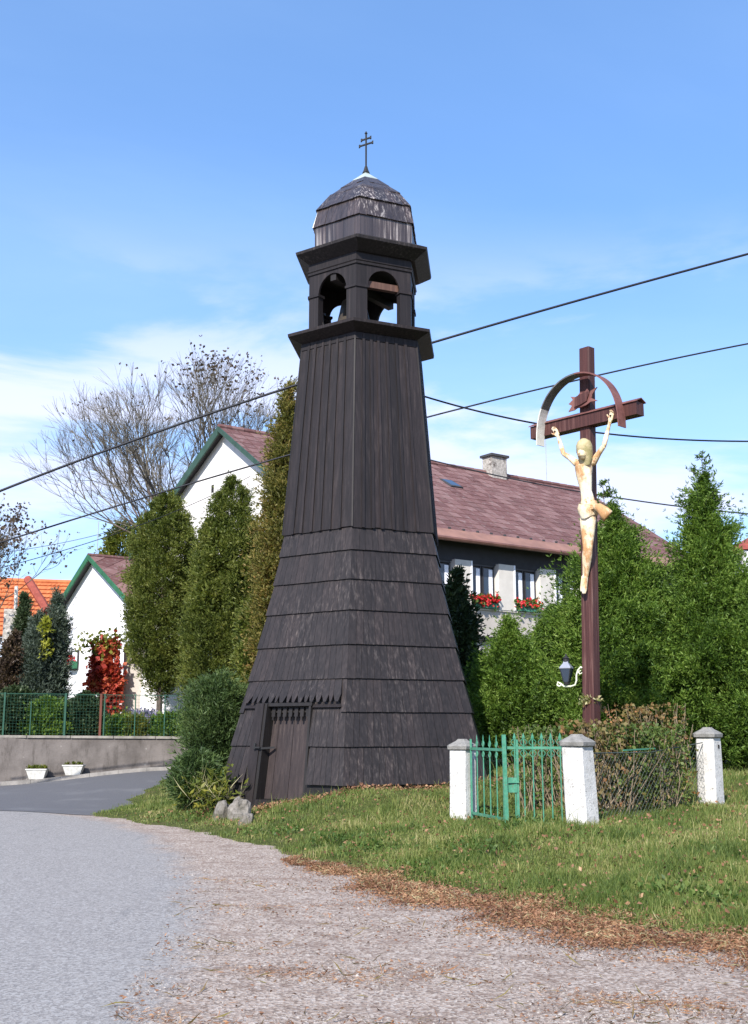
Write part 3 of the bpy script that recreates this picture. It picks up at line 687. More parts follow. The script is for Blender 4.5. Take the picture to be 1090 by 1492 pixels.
post(PL_, .20, 1.475, 0, 'white concrete post beside the tower at the hinge of the narrow gate leaf', wd=.31)
post(PM_, .27, 1.553, -.035, 'leaning white concrete post with grey cap right of the green gate', wd=.33)
post(PR_, .38, 1.653, 0, 'white concrete post with a small dark hole at the far end of the thicket', hole=1.36, wd=.31)
def gate_leaf(a, b, n, zb, zt, label, heavy_at='b', lock=False, group='green iron gate leaves'):
    """a, b: plan points; rails, pickets with spear heads and scrolls"""
    t = thing('gate_leaf', (a.x, a.y, zb), label, 'gate', group)
    d = (b-a); dn = d.normalized(); up = Vector((0, 0, 1)); nn = Vector((dn.y, -dn.x, 0))
    zr = zt-.16
    for z in (zr, zb+.10):
        MB().bar(a+up*z, b+up*z, .022, up, .038).build('rail', M['gategreen'], t)
    for e, w_ in ((a, .03), (b, .05 if heavy_at == 'b' else .03)):
        m_ = MB(); m_.bar(e+up*zb, e+up*(zt-.02), w_); m_.build('stile', M['gategreen'], t)
    for i in range(1, n):
        p = a+d*(i/n); m_ = MB()
        m_.bar(p+up*(zb+.08), p+up*(zt-.05), .016)
        # spear head
        m_.prism([p+dn*.007+up*(zt-.06), p+nn*.007+up*(zt-.06), p-dn*.007+up*(zt-.06), p-nn*.007+up*(zt-.06)], [p+dn*.022+up*(zt-.02), p+nn*.01+up*(zt-.02), p-dn*.022+up*(zt-.02), p-nn*.01+up*(zt-.02)])
        m_.prism([p+dn*.022+up*(zt-.0199), p+nn*.01+up*(zt-.0199), p-dn*.022+up*(zt-.0199), p-nn*.01+up*(zt-.0199)], [p+dn*.002+up*(zt+.045), p+nn*.002+up*(zt+.045), p-dn*.002+up*(zt+.045), p-nn*.002+up*(zt+.045)])
        for s in (-1, 1):      # scrolls above and under the rail
            for z_, sgn in ((zr+.03, 1), (zr-.03, -1)):
                pts = [p+dn*s*(.012+.035*math.sin(q*math.pi/5))+up*(z_+sgn*.018*q) for q in range(6)]
                m_.tube(pts, .006, 4)
        m_.build('picket', M['gategreen'], t)
    if lock:
        q = a+d*.10; m_ = MB(); m_.obox(q+up*(zb+.62), dn*.07, nn*.03, up*.10); m_.build('lock_box', M['gategreen'], t)
        m_ = MB(); m_.bar(q+dn*.10+nn*.03+up*(zb+.66), q-dn*.05+nn*.06+up*(zb+.66), .02); m_.build('handle', M['gategreen'], t)
        q = a+d*.18; m_ = MB(); m_.bar(q+up*(zb+.05), q+up*(zt-.05), .035); m_.build('lock_stile', M['gategreen'], t)
    return t
gm = P(739, 1200, 16.15); gm.z = 0
ga = PL_+dLM*.19; gb = PM_-dLM*.20
gate_leaf(ga, gm+Vector((-.03, .02, 0)), 5, .30, 1.50, 'narrow green iron gate leaf with spear heads beside the tower', 'a')
gate_leaf(gm, gb, 7, .245, 1.53, 'wide green iron gate leaf with lock box beside the leaning post', 'a', True)
gp = thing('gate_stop', (gm.x, gm.y, .2), 'thick green iron upright where the two gate leaves meet', 'post')
MB().bar(gm+Vector((-.005, -.05, .12)), gm+Vector((-.03, -.05, 1.55)), .055).build('upright', M['gategreen'], gp)
# chain link between the middle and right post
cl = thing('chain_link_fence', (PM_.x, PM_.y, .3), 'rusty chain link fence panel in front of the dry thicket', 'fence')
a, b = PM_+dMR*.18, PR_-dMR*.18; Lm = (b-a).length
m_ = MB(); up = Vector((0, 0, 1))
def gz2(q): return .33+.10*q
step = .10; hgt = .95
nx = int((Lm+hgt)/step)
for i in range(-int(hgt/step), int(Lm/step)+1):
    for s in (1, -1):
        x0 = i*step; pts = []
        t0 = max(0, -x0); t1 = min(hgt, Lm-x0)
        if t1 <= t0: continue
        if s == 1: q0, q1, h0, h1 = x0+t0, x0+t1, t0, t1
        else: q0, q1, h0, h1 = x0+t0, x0+t1, hgt-t0, hgt-t1
        pa, pb = a+dMR*q0, a+dMR*q1
        m_.tube([pa+up*(h0+gz2(q0/Lm)), pb+up*(h1+gz2(q1/Lm))], .0022, 3, False)
m_.build('wire_mesh', M['linkwire'], cl, kind='stuff')
m_ = MB(); m_.tube([a+up*1.30, a.lerp(b, .5)+up*1.29, b+up*1.42], .008, 5); m_.build('top_wire', M['linkwire'], cl)
m_ = MB(); q = a.lerp(b, .28); m_.bar(q+up*1.33, a.lerp(b, .55)+up*1.345, .02); m_.build('iron_bracket', M['gategreen'], cl)

# ------------------------------------------------------------------ wayside cross
CY = 18.0; cb = P(862, 1057, CY); ct = P(855, 508, CY)
axd = (ct-cb).normalized()
cross = thing('wayside_cross', (cb.x, cb.y, T(cb.x, cb.y)), 'tall red-brown wooden wayside cross with a metal hoop and a nailed painted figure', 'cross')
cc = P(857, 615, CY)
# beam: horizontal line whose ends are seen at (783,628) and (940,598)
def endat(u, v, z):
    lo, hi = 10., 30.
    for _ in range(60):
        m = (lo+hi)/2
        if P(u, v, m).z < z: lo = m
        else: hi = m
    return P(u, v, lo)
bl, br = endat(784, 634, cc.z), endat(938, 597, cc.z)
e1 = (br-bl); e1.z = 0; e1.normalize()
nf = Vector((e1.y, -e1.x, 0))       # towards the viewer's left
if nf.y > 0: nf = -nf
lenL = (Vector((bl.x, bl.y, 0))-Vector((cc.x, cc.y, 0))).length; lenR = (Vector((br.x, br.y, 0))-Vector((cc.x, cc.y, 0))).length
hw = .102
sb = MB(); gb_ = Vector((cb.x, cb.y, T(cb.x, cb.y)-.2)); low_ = cb+(cb-ct).normalized()*1.05
def sq(c, h1, h2, ch=.02):
    return [c-e1*h1-nf*(h2-ch), c-e1*(h1-ch)-nf*h2, c+e1*(h1-ch)-nf*h2, c+e1*h1-nf*(h2-ch), c+e1*h1+nf*(h2-ch), c+e1*(h1-ch)+nf*h2, c-e1*(h1-ch)+nf*h2, c-e1*h1+nf*(h2-ch)]
lv_ = [low_, cb.lerp(ct, .2), cb.lerp(ct, .5), cb.lerp(ct, .75), ct]
for a_, b_ in zip(lv_[:-1], lv_[1:]): pass
vs = []
for i, c_ in enumerate(lv_): vs += sq(c_, hw*(1.12-.03*i), hw*(1.0-.03*i))
sb.add(vs, [(i*8+k, i*8+(k+1) % 8, (i+1)*8+(k+1) % 8, (i+1)*8+k) for i in range(4) for k in range(8)]+[tuple(range(32, 40)), tuple(range(7, -1, -1))])
sb.build('shaft', M['crosswood'], cross)
bc = cc+nf*.05
sb = MB(); hb_ = .105
pa, pb = bc-e1*lenL, bc+e1*lenR
sb.obox((pa+pb)/2, e1*(lenL+lenR)/2, nf*.10, up*hb_); sb.build('crossbeam', M['crosswood'], cross)
sb = MB(); q = (pa+pb)/2
for s in (-1, 1):
    sb.hexa([q-e1*(lenL+lenR)/2*1.02+nf*.125*s+up*(hb_-.005), q+e1*(lenL+lenR)/2*1.03+nf*.125*s+up*(hb_-.005), q+e1*(lenL+lenR)/2*1.03+up*(hb_+.055), q-e1*(lenL+lenR)/2*1.02+up*(hb_+.055),
             q-e1*(lenL+lenR)/2*1.02+nf*.125*s+up*(hb_+.008), q+e1*(lenL+lenR)/2*1.03+nf*.125*s+up*(hb_+.008), q+e1*(lenL+lenR)/2*1.03+up*(hb_+.07), q-e1*(lenL+lenR)/2*1.02+up*(hb_+.07)])
sb.build('sheet_cover', M['hoopred'], cross)
# hoop: a band standing over the beam
def ray_plane(u, v, p0, nrm):
    d = P(u, v, 1)-Vector((0, 0, H)); o = Vector((0, 0, H)); return o+d*((p0-o).dot(nrm)/d.dot(nrm))
hp0 = bc+nf*.22
hl, hr_, ht_ = ray_plane(785, 642, hp0, nf), ray_plane(905, 612, hp0, nf), ray_plane(853, 541, hp0, nf)
ql, qr = (hl-cc).dot(e1), (hr_-cc).dot(e1)
rx_ = (qr-ql)/2; mid_ = (ql+qr)/2; zl_ = cc.z-.29; rz_ = ht_.z-zl_
def hoop(a0, a1, n, mat, name, bd=.20, th=.012):
    mb = MB(); vs = []
    for i in range(n+1):
        a = math.pi*lerp(a0, a1, i/n)
        for rr_, dd in ((1, 0), (1, bd), (1-th/rx_*1.6, bd), (1-th/rx_*1.6, 0)):
            sp_ = .86+.14*math.sin(a) if False else 1
            ca = math.cos(a)
            p = cc+e1*(mid_-ca*rx_*rr_)+nf*(.14+dd); p.z = zl_+rz_*rr_*(math.sin(a)**.82 if math.sin(a) > 0 else 0)
            vs.append(p)
    mb.add(vs, [(i*4+k, i*4+(k+1) % 4, (i+1)*4+(k+1) % 4, (i+1)*4+k) for i in range(n) for k in range(4)]+[(3, 2, 1, 0), (n*4, n*4+1, n*4+2, n*4+3)])
    mb.build(name, mat, cross)
hoop(0, .17, 8, M['hoopglint'], 'hoop_glint'); hoop(.1701, .5, 14, M['hoopgrey'], 'hoop'); hoop(.5001, 1, 20, M['hoopred'], 'hoop')  # first segment carries the sun glint as a pale colour
# inscription plate with torn scroll ends
pc = ray_plane(851, 582, bc+nf*.10, nf)
out = [(-.34, -.16), (-.26, -.07), (-.33, -.03), (-.24, .03), (-.28, .09), (-.16, .07), (-.08, .13), (.04, .10), (.12, .15), (.16, .09), (.32, .15), (.22, .04), (.20, -.02), (.32, -.08), (.18, -.08), (.08, -.12), (-.05, -.13), (-.16, -.12), (-.22, -.15)]
fr_ = [pc+e1*a*.85+up*(b*1.0+a*.0)+nf*(.03+.02*math.sin(a*14)) for a, b in out]
bk_ = [p-nf*.02 for p in fr_]
sb = MB(); sb.prism(bk_, fr_); sb.build('inscription_scroll', M['hoopred'], cross)
sb = MB(); s2 = [pc+e1*a*.5+up*b*.65+nf*.055 for a, b in out[::2]]; sb.prism([p-nf*.012 for p in s2], s2); sb.build('painted_shield', M['crosswood'], cross)
# figure: one continuous body
def fpnt(u, v, off): return ray_plane(u, v, cc+nf*off, nf)
pelv = fpnt(857, 738, .24); chest = fpnt(851, 690, .28); neck = fpnt(853, 664, .26); head = fpnt(852, 655, .36)
shl, shr = fpnt(840, 673, .24), fpnt(865, 671, .24)
ell, elr = fpnt(821, 661, .24), fpnt(880, 650, .24)
wrl, wrr = fpnt(814, 638, .165), fpnt(887, 622, .165)
hdl, hdr = fpnt(810, 629, .165), fpnt(891, 606, .165)
hipl, hipr = fpnt(853, 746, .22), fpnt(861, 744, .22)
knl, knr = fpnt(854, 798, .26), fpnt(859, 798, .26)
anl, anr = fpnt(852, 840, .17), fpnt(854, 842, .19)
ftl, ftr = fpnt(850, 858, .20), fpnt(853, 861, .22)
body = MB()
def limb(pts, rads, n=12): body.tube(pts, rads, n)
def bez(a, b, c, n=6): return [a.lerp(b, i/n).lerp(b.lerp(c, i/n), i/n) for i in range(n+1)]
w1 = pelv.lerp(chest, .45)
# torso as elliptical loft (x across e1, y depth)
def loft(cs, rs, n=18):
    vs = []
    for c_, (ra, rb) in zip(cs, rs):
        for k in range(n):
            a = 2*math.pi*k/n; vs.append(c_+e1*math.cos(a)*ra+nf*math.sin(a)*rb)
    m_ = len(cs)
    body.add(vs, [(i*n+k, i*n+(k+1) % n, (i+1)*n+(k+1) % n, (i+1)*n+k) for i in range(m_-1) for k in range(n)]+[tuple(range(n-1, -1, -1)), tuple(range((m_-1)*n, m_*n))])
ch2 = neck.lerp(chest, .45)
loft([pelv-up*.12, pelv, pelv+up*.10, w1, chest-up*.03, chest+up*.12, ch2+up*.02, neck], [(.12, .10), (.145, .11), (.12, .09), (.098, .075), (.138, .105), (.158, .12), (.14, .095), (.055, .055)])
limb([ch2, shl-up*.02, shl.lerp(ell, .5), ell], [.075, .066, .046, .038]); limb([ch2, shr-up*.02, shr.lerp(elr, .5), elr], [.075, .066, .046, .038])
limb([ell, ell.lerp(wrl, .35), wrl, hdl.lerp(wrl, .5)], [.038, .042, .028, .03]); limb([elr, elr.lerp(wrr, .35), wrr, hdr.lerp(wrr, .5)], [.038, .042, .028, .03])
limb([hipl+up*.04, hipl.lerp(knl, .3), knl, knl.lerp(anl, .3), anl, ftl], [.085, .092, .052, .058, .034, .028]); limb([hipr+up*.04, hipr.lerp(knr, .3), knr, knr.lerp(anr, .3), anr, ftr], [.085, .092, .052, .058, .034, .028])
limb([anl+nf*.02, ftl+nf*.03, ftl+nf*.04-up*.05], [(.03, .045), (.045, .03), (.03, .02)]); limb([anr+nf*.02, ftr+nf*.03, ftr+nf*.04-up*.05], [(.03, .045), (.045, .03), (.03, .02)])
limb([neck-up*.05, neck.lerp(head, .4)], [.06, .055])
# head bowed forward, crown towards the viewer
loft([head-up*.17+nf*.06, head-up*.12+nf*.07, head-up*.04+nf*.03, head+up*.06, head+up*.13, head+up*.165], [(.035, .035), (.07, .085), (.10, .115), (.11, .12), (.085, .09), (.02, .03)])
limb([head+nf*.12-up*.05, head+nf*.165-up*.10], [.018, .022], 8)
for s in (-1, 1): limb([head+e1*s*.09-up*.03+nf*.04, head+e1*s*.105-up*.06+nf*.04], [.02, .018], 6)
for wr_, hd_ in ((wrl, hdl), (wrr, hdr)):
    dh = (hd_-wr_).normalized(); sd_ = dh.cross(nf).normalized()
    palm = hd_-dh*.02
    body.obox(palm, sd_*.042, nf*.018, dh*.055)
    for i, (o_, ln) in enumerate(((-.034, .065), (-.012, .08), (.011, .075), (.033, .055))):
        r0 = palm+sd_*o_+dh*.045; body.tube([r0, r0+dh*ln*.5+nf*.012, r0+dh*ln*.85+nf*.04], [.0125, .0115, .009], 6)
    r0 = palm-sd_*.035-dh*.02; body.tube([r0, r0-sd_*.03+dh*.03+nf*.02, r0-sd_*.035+dh*.06+nf*.03], [.015, .013, .010], 6)
me0 = bpy.data.meshes.new('tmp'); me0.from_pydata(body.v, [], body.f); me0.update()
ob = bpy.data.objects.new('tmp', me0); link(ob)
md = ob.modifiers.new('r', 'REMESH'); md.mode = 'VOXEL'; md.voxel_size = .0095
md = ob.modifiers.new('s', 'SMOOTH'); md.factor = .5; md.iterations = 3
bpy.context.view_layer.update()
me1 = bpy.data.meshes.new_from_object(ob.evaluated_get(bpy.context.evaluated_depsgraph_get()))
bpy.data.objects.remove(ob)
me1.name = 'figure'
figure = finish('painted_figure', me1, M['figure'], cross, smooth=True, label='pale painted figure with flaking ochre skin nailed by both hands')
# hair: cap and long locks falling beside the bowed face
hb2 = MB(); vs = []; n = 20
rings = [(-.26, .075, .05, -.02), (-.16, .115, .10, -.02), (-.04, .125, .135, -.005), (.06, .125, .14, 0), (.13, .10, .11, 0), (.175, .04, .05, 0)]
for dz, ra, rb, dd in rings:
    for k in range(n):
        an = math.pi*2*k/n; gap = 1-.45*max(0, math.sin(an))*(dz < -.1)
        vs.append(head+up*dz+nf*(dd+.01)+e1*math.cos(an)*ra*(1+.04*math.sin(an*6+dz*20))+nf*math.sin(an)*rb*gap)
hb2.add(vs, [(i*n+k, i*n+(k+1) % n, (i+1)*n+(k+1) % n, (i+1)*n+k) for i in range(5) for k in range(n)]+[tuple(range(5*n, 6*n))])
hb2.build('hair', M['hairpaint'], figure, smooth=True)
# loincloth: folded wrap with a knotted end flaring to the right
mb = MB(); vs = []; n = 28; zc_ = [(-.17, .0), (-.10, .0), (-.02, .0), (.06, 0)]
for i, (dz, _) in enumerate(zc_):
    for k in range(n):
        a = 2*math.pi*k/n; fold = 1+.07*math.sin(a*7+i*1.3)
        sag = .03*math.cos(a*2)
        vs.append(pelv-up*.01+e1*math.cos(a)*(.135, .165, .165, .145)[i]*fold+nf*math.sin(a)*(.115, .145, .15, .125)[i]*fold+up*(dz+sag))
mb.add(vs, [(i*n+k, i*n+(k+1) % n, (i+1)*n+(k+1) % n, (i+1)*n+k) for i in range(3) for k in range(n)])
kn = fpnt(866, 738, .32)
k2 = fpnt(886, 752, .30)
mb.tube([kn, kn.lerp(k2, .35)+up*.04, kn.lerp(k2, .75)+up*.02, k2], [.045, (.04, .07), (.045, .10), (.03, .11)], 10)
for s in (-.06, 0, .06): mb.tube([kn-e1*.25+up*(.02+s), kn-e1*.1+up*(s*.7)+nf*.02, kn+up*s*.3], .022, 6)
lo_ = mb.build('loincloth', M['figure'], figure, smooth=True)
for hd_ in (hdl, hdr): MB().tube([hd_+nf*.005, hd_+nf*.04], .014, 8).build('nail', M['iron'], figure)
# bouquet tied to the shaft
bq = thing('dried_posy', tuple(fpnt(862, 1018, .13)), 'withered pale posy tied round the shaft of the cross', 'flowers')
pc = np.array(fpnt(862, 1019, .13)); C_ = pc+rng.normal(0, 1, (60, 3))*np.array([.09, .04, .03])
sprays('petals', C_, unit(rng.normal(0, 1, (60, 3))), .06, M['straw'], bq, 2, .6); sprays('leaves', C_[:40]-np.array([0, 0, .02]), unit(rng.normal(0, 1, (40, 3))), .07, M['roseleaf'], bq, 2, .5)
# wall lantern on a scroll bracket
lp = fpnt(825, 985, .15); lpp = Vector(lp)
lan = thing('bracket_lantern', tuple(lpp), 'small black glass lantern held out from the cross on a cream scroll bracket', 'lantern')
def lw(u, v): return ray_plane(u, v, lpp, nf)
m_ = MB()
pts = [lw(u, v) for u, v in ((852, 974), (846, 972), (842, 977), (840, 984), (840, 992), (838, 998), (832, 1000), (822, 1000), (817, 996), (813, 994), (812, 998), (815, 1000), (818, 998))]
m_.tube(pts, .014, 6); m_.tube([lw(u, v) for u, v in ((851, 975), (849, 980), (845, 982), (843, 979), (846, 977))], .011, 5)
m_.build('scroll_bracket', M['cream'], lan)
q = lw(826, 998); qt = lw(824, 971)
hL = qt.z-q.z
m_ = MB(); m_.lathe((q.x, q.y, q.z), [(.045, .0), (.055, .04), (.04, .05)], 8); m_.build('lamp_base', M['iron'], lan)
m_ = MB(); m_.lathe((q.x, q.y, q.z), [(.055, .05), (.115, hL-.03)], 4, R_(20)); m_.build('lamp_glass', M['glass'], lan)
for k in range(4):
    a = R_(20)+k*math.pi/2; d_ = Vector((math.sin(a), -math.cos(a), 0))
    MB().tube([q+d_*.058+up*.05, q+d_*.12+up*(hL-.03)], .009, 4).build('glazing_bar', M['iron'], lan)
m_ = MB(); m_.lathe((q.x, q.y, q.z), [(.13, hL-.035), (.13, hL-.02), (.06, hL+.05), (.05, hL+.08)], 4, R_(20)); m_.build('lamp_cap', M['lampglass'], lan)
m_ = MB(); m_.lathe((q.x, q.y, q.z), [(.055, hL+.08), (.045, hL+.12), (.06, hL+.125), (.02, hL+.16), (.012, hL+.20)], 10); m_.build('lamp_finial', M['iron'], lan)

# ------------------------------------------------------------------ big house behind
SCL = 1.2
def sc(p): return Vector((p[0]*SCL, p[1]*SCL, H+(p[2]-H)*SCL))
phi = .94631; f2 = Vector((math.sin(phi), math.cos(phi), 0)); g2 = Vector((-f2.y, f2.x, 0))
O = Vector((-1.229*SCL, 28*SCL, 0)); aH, bH = 5.866*SCL, 6.052*SCL; heH = H+(6.773-H)*SCL; hlH = H+(7.494-H)*SCL; hrH = H+(10.52-H)*SCL
gH = 1.1; LH = 15.45*SCL
house = thing('village_house', tuple(O+g2*aH+up*gH), 'large two-storey house with white gable, beige window front and brown tiled roof behind the tower', 'house')
ov = .42; fo = .30      # eave overhang, verge overhang
def hp(t, g, z): return O+f2*t+g2*g+up*z
sl1 = (hrH-heH)/aH; sl2 = (hrH-hlH)/bH
# gable wall (set back from the verge)
wz1 = heH+sl1*ov-.12; wz2 = hlH+sl2*.5-.12
def wall_prism(mb, t0, t1):
    pts = [(ov, gH-1), (aH+bH-.5, gH-1), (aH+bH-.5, wz2), (aH, hrH-.16), (ov, wz1)]
    mb.prism([hp(t0, g, z) for g, z in pts], [hp(t1, g, z) for g, z in pts])
m_ = MB(); wall_prism(m_, fo, fo+.35); m_.build('gable_wall', M['gable'], house)
m_ = MB(); wall_prism(m_, LH-.4, LH-.05); m_.build('gable_wall', M['gable'], house)
# back wall
m_ = MB(); m_.obox(hp(LH/2, aH+bH-.65, (gH+wz2)/2), f2*(LH/2-.45), g2*.14, up*(wz2-gH)/2); m_.build('back_wall', M['gable'], house)
# roof deck + tiles
def slope_pt(side, t, q, lift=0):    # q: 0 at eave, 1 at ridge
    if side == 0: g = aH*q; z = lerp(heH, hrH, q); nn = Vector((0, 0, 1))*aH-g2*(hrH-heH)
    else: g = aH+bH*(1-q); z = lerp(hlH, hrH, q); nn = Vector((0, 0, 1))*bH+g2*(hrH-hlH)
    return hp(t, g, z)+nn.normalized()*lift
deck = MB()
for side in (0, 1):
    p = [slope_pt(side, 0, 0), slope_pt(side, LH, 0), slope_pt(side, LH, 1), slope_pt(side, 0, 1)]
    lo = [x-up*.14 for x in p]; deck.hexa(lo+p) if side == 0 else deck.hexa(lo+p)
deck.build('roof_deck', M['darkframe'], house)
def proj(p):
    z = p.z-H; d = p.y*cT+z*sT; return 545+F*p.x/d, 746-F*(z*cT-p.y*sT)/d
Sl = math.hypot(aH, hrH-heH); tw, th_ = .46, .46
nt_ = int(LH/tw)+1; nr = int(Sl*.93/th_)
resttiles = MB(); cnt = 0
roof = MB(); roof.add([slope_pt(0, 0, .0, .004), slope_pt(0, LH, .0, .004), slope_pt(0, LH, 1, .004), slope_pt(0, 0, 1, .004)], [(0, 1, 2, 3)]); roof = roof.build('roof', M['darkframe'], house)
def tile(mb, side, t0, t1, q0, q1, dl=0.):
    a = .020+dl; b = .012
    p = [slope_pt(side, t0, q0, a), slope_pt(side, t1, q0, a), slope_pt(side, t1, q1, b), slope_pt(side, t0, q1, b)]
    lo = [slope_pt(side, t0, q0, .002), slope_pt(side, t1, q0, .002), slope_pt(side, t1, q1, .001), slope_pt(side, t0, q1, .001)]
    mb.hexa(lo+p)
for r in range(nr):
    q0 = .075+r*(.915/nr); q1 = q0+.915/nr+.006
    for i in range(-1, nt_):
        t0 = i*tw+((r*.045) % 1)*tw+.012; t1 = t0+tw-.045
        t0 = max(t0, .0); t1 = min(t1, LH)
        if t1-t0 < .05: continue
        u, v = proj(slope_pt(0, (t0+t1)/2, (q0+q1)/2))
        vis = ((u > 626 and u < 900) or (u < 402 and v < 700)) and cnt < 299
        if vis:
            mb = MB(); tile(mb, 0, t0, t1, q0, q1, random.uniform(0, .012)); mb.build('tile', M['tile'], roof); cnt += 1
        else: tile(resttiles, 0, t0, t1, q0, q1, random.uniform(0, .012))
resttiles.build('hidden_tiles', M['tile'], roof, kind='stuff')
m_ = MB()
for i in range(nt_):
    for r in range(12):
        q0 = r/12; tile(m_, 1, i*tw+.01, min(LH, (i+1)*tw-.01), q0, q0+1/12+.01)
m_.build('back_tiles', M['tile'], roof, kind='stuff')
for i in range(int(LH/.5)):
    mb = MB(); a_, b_ = hp(i*.5+.01, aH, hrH+.03), hp(i*.5+.5, aH, hrH+.03)
    mb.tube([a_, b_], [.10, .115], 8); mb.build('ridge_tile', M['tile'], roof)
# brown sheet at the eave, snow guards, gutter
m_ = MB(); p = [slope_pt(0, 0, -.01, .03), slope_pt(0, LH, -.01, .03), slope_pt(0, LH, .085, .03), slope_pt(0, 0, .085, .03)]
m_.hexa([x-up*.02 for x in p]+p); m_.build('eave_sheet', M['eavemetal'], house)
for i in range(int(LH/.62)):
    m_ = MB(); c_ = slope_pt(0, .4+i*.62, .09, .05); m_.obox(c_, f2*.05, g2*.02, up*.03); m_.build('snow_guard', M['slate'], house)
m_ = MB(); m_.tube([hp(-.02, -.09, heH-.06), hp(LH, -.09, heH-.06)], .075, 8); m_.build('gutter', M['gutter'], house)
# bargeboards
for side in (0, 1):
    m_ = MB(); a_, b_ = slope_pt(side, 0, -.01), slope_pt(side, 0, 1.0)
    n_ = f2*.03
    bh = .30 if side else .15
    m_.hexa([a_-up*bh-n_, b_-up*bh-n_, b_-up*bh+n_*.9, a_-up*bh+n_*.9, a_+up*.03-n_, b_+up*.03-n_, b_+up*.03+n_*.9, a_+up*.03+n_*.9])
    m_.build('bargeboard', M['soffit'], house)
# two vents in the gable
for u, v in ((310, 712), (337, 704)):
    q = ray_plane(u, v, hp(fo, 0, 0), f2); m_ = MB(); m_.obox(q-f2*.004, g2*.09, f2*.008, up*.14); m_.build('vent', M['void'], house)
# window front
fw = ov                    # g of the facade plane
def uv2t(u, v, g=fw):      # t coordinate and z of a facade point seen there
    q = ray_plane(u, v, hp(0, g, 0), -g2); return (q-hp(0, g, 0)).dot(f2), q.z
def fbox(t0, t1, z0, z1, g0, g1, mat, name, parent=None, **kw):
    m_ = MB(); m_.obox(hp((t0+t1)/2, (g0+g1)/2, (z0+z1)/2), f2*(t1-t0)/2, g2*(g1-g0)/2, up*(z1-z0)/2); return m_.build(name, mat, parent or house, **kw)
_, zw1 = uv2t(725, 824); _, zw0 = uv2t(725, 888); _, zledge = uv2t(700, 927)
Tw = [uv2t(u, 850)[0] for u in (662, 687, 725, 752, 786, 810)]
pit = ((Tw[2]-Tw[0])+(Tw[4]-Tw[2]))/2
pw = Tw[1]-Tw[0]
fbox(fo+.35, LH-.4, zw1+.002, heH+.25, fw+.08, fw+.30, M['darkband'], 'dark_upper_band')
fbox(fo+.35, LH-.4, zledge+.001, zw0-.06, fw+.02, fw+.30, M['beige'], 'spandrel_panel')
fbox(fo+.35, LH-.4, zledge-.12, zledge, fw-.04, fw+.30, M['darkband'], 'ledge')
fbox(fo+.35, LH-.4, gH-1, zledge-.121, fw+.12, fw+.32, M['beige'], 'lower_wall')
fbox(fo+.35, LH-.4, zw0-.059, zw0-.01, fw-.03, fw+.30, M['pilaster'], 'sill_course')
k0 = int((Tw[0]-fo-1)/pit)
wins = []
for i in range(-k0, int((LH-Tw[0])/pit)):
    t0 = Tw[0]+i*pit
    if t0+pw > LH-.4 or t0 < fo+.4: continue
    m_ = MB(); zt_ = zw1+.06+0
    # pilaster with splayed left flank
    lo = [hp(t0-.05, fw+.30, zw0-.009), hp(t0, fw-.05, zw0-.009), hp(t0+pw, fw-.05, zw0-.009), hp(t0+pw, fw+.30, zw0-.009)]
    m_.prism(lo, [p+up*(zt_-zw0) for p in lo]); m_.build('pilaster', M['pilaster'], house)
    m_ = MB(); m_.obox(hp(t0+pw-.03, fw-.062, (zw0+zt_)/2), f2*.03, g2*.012, up*(zt_-zw0)/2*.99); m_.build('pilaster_edge', M['whiteframe'], house)  # thin strip along the right edge, paler than the pilaster
    a_, b_ = t0+pw+.002, t0+pit-.052
    if b_ > LH-.5: continue
    wn = fbox(a_, b_, zw0-.008, zw1, fw+.17, fw+.20, M['darkframe'], 'window')
    wd_ = b_-a_
    zt2 = zw1-.07
    fbox(a_+.02, b_-.02, zw1-.07, zw1-.002, fw+.10, fw+.168, M['darkframe'], 'head_rail', wn)
    for s0, s1 in ((0, .5), (.5, 1)):
        x0, x1 = a_+wd_*s0+.03, a_+wd_*s1-.03
        fbox(x0+.05, x1-.05, zw0+.08, zt2-.05, fw+.145, fw+.155, M['glass'], 'pane', wn)
        for q0, q1, z_0, z_1 in ((x0, x0+.05, zw0+.02, zt2), (x1-.05, x1, zw0+.02, zt2)):
            fbox(q0, q1, z_0, z_1, fw+.12, fw+.162, M['darkframe'], 'sash_stile', wn)
        fbox(x0+.051, x1-.051, zw0+.02, zw0+.08, fw+.12, fw+.162, M['darkframe'], 'sash_rail', wn)
        fbox(x1-.22, x1-.04, zw0+.10, zt2-.08, fw+.130, fw+.138, M['curtain'], 'curtain', wn)
    wins.append((a_, b_))
# flower boxes on three sills
def flowers(t, label, dens, seed):
    c_ = hp(t[0]*.5+t[1]*.5, fw-.02, zw0)
    fbx = thing('flower_box', tuple(c_), label, 'flower box', 'flower boxes on the house sills')
    wd_ = (t[1]-t[0])*.86
    m_ = MB(); m_.obox(c_+up*.10, f2*wd_/2, g2*.10, up*.10); m_.build('box', M['boxgreen'], fbx)
    n_ = int(170*dens); C_ = np.array(c_)+np.array([0, 0, .26])+np.outer(rng.uniform(-.5, .5, n_)*wd_*1.15, np.array(f2))+rng.normal(0, 1, (n_, 3))*np.array([.05, .09, .09])
    sprays('leaves', C_, unit(rng.normal(0, 1, (n_, 3))+np.array([-.2, -.6, .2])), .13, M['weed'], fbx, 2, .8)
    C2 = C_[:int(n_*.55)]+np.array([0, -.12, .02])+rng.normal(0, .05, (int(n_*.55), 3))
    sprays('blossoms', C2, unit(rng.normal(0, 1, (len(C2), 3))), .085, M['redflower'], fbx, 3, .8)
    return fbx
wv = sorted([(proj(hp((a+b)/2, fw, zw0)), (a, b)) for a, b in wins], key=lambda q: q[0][0])
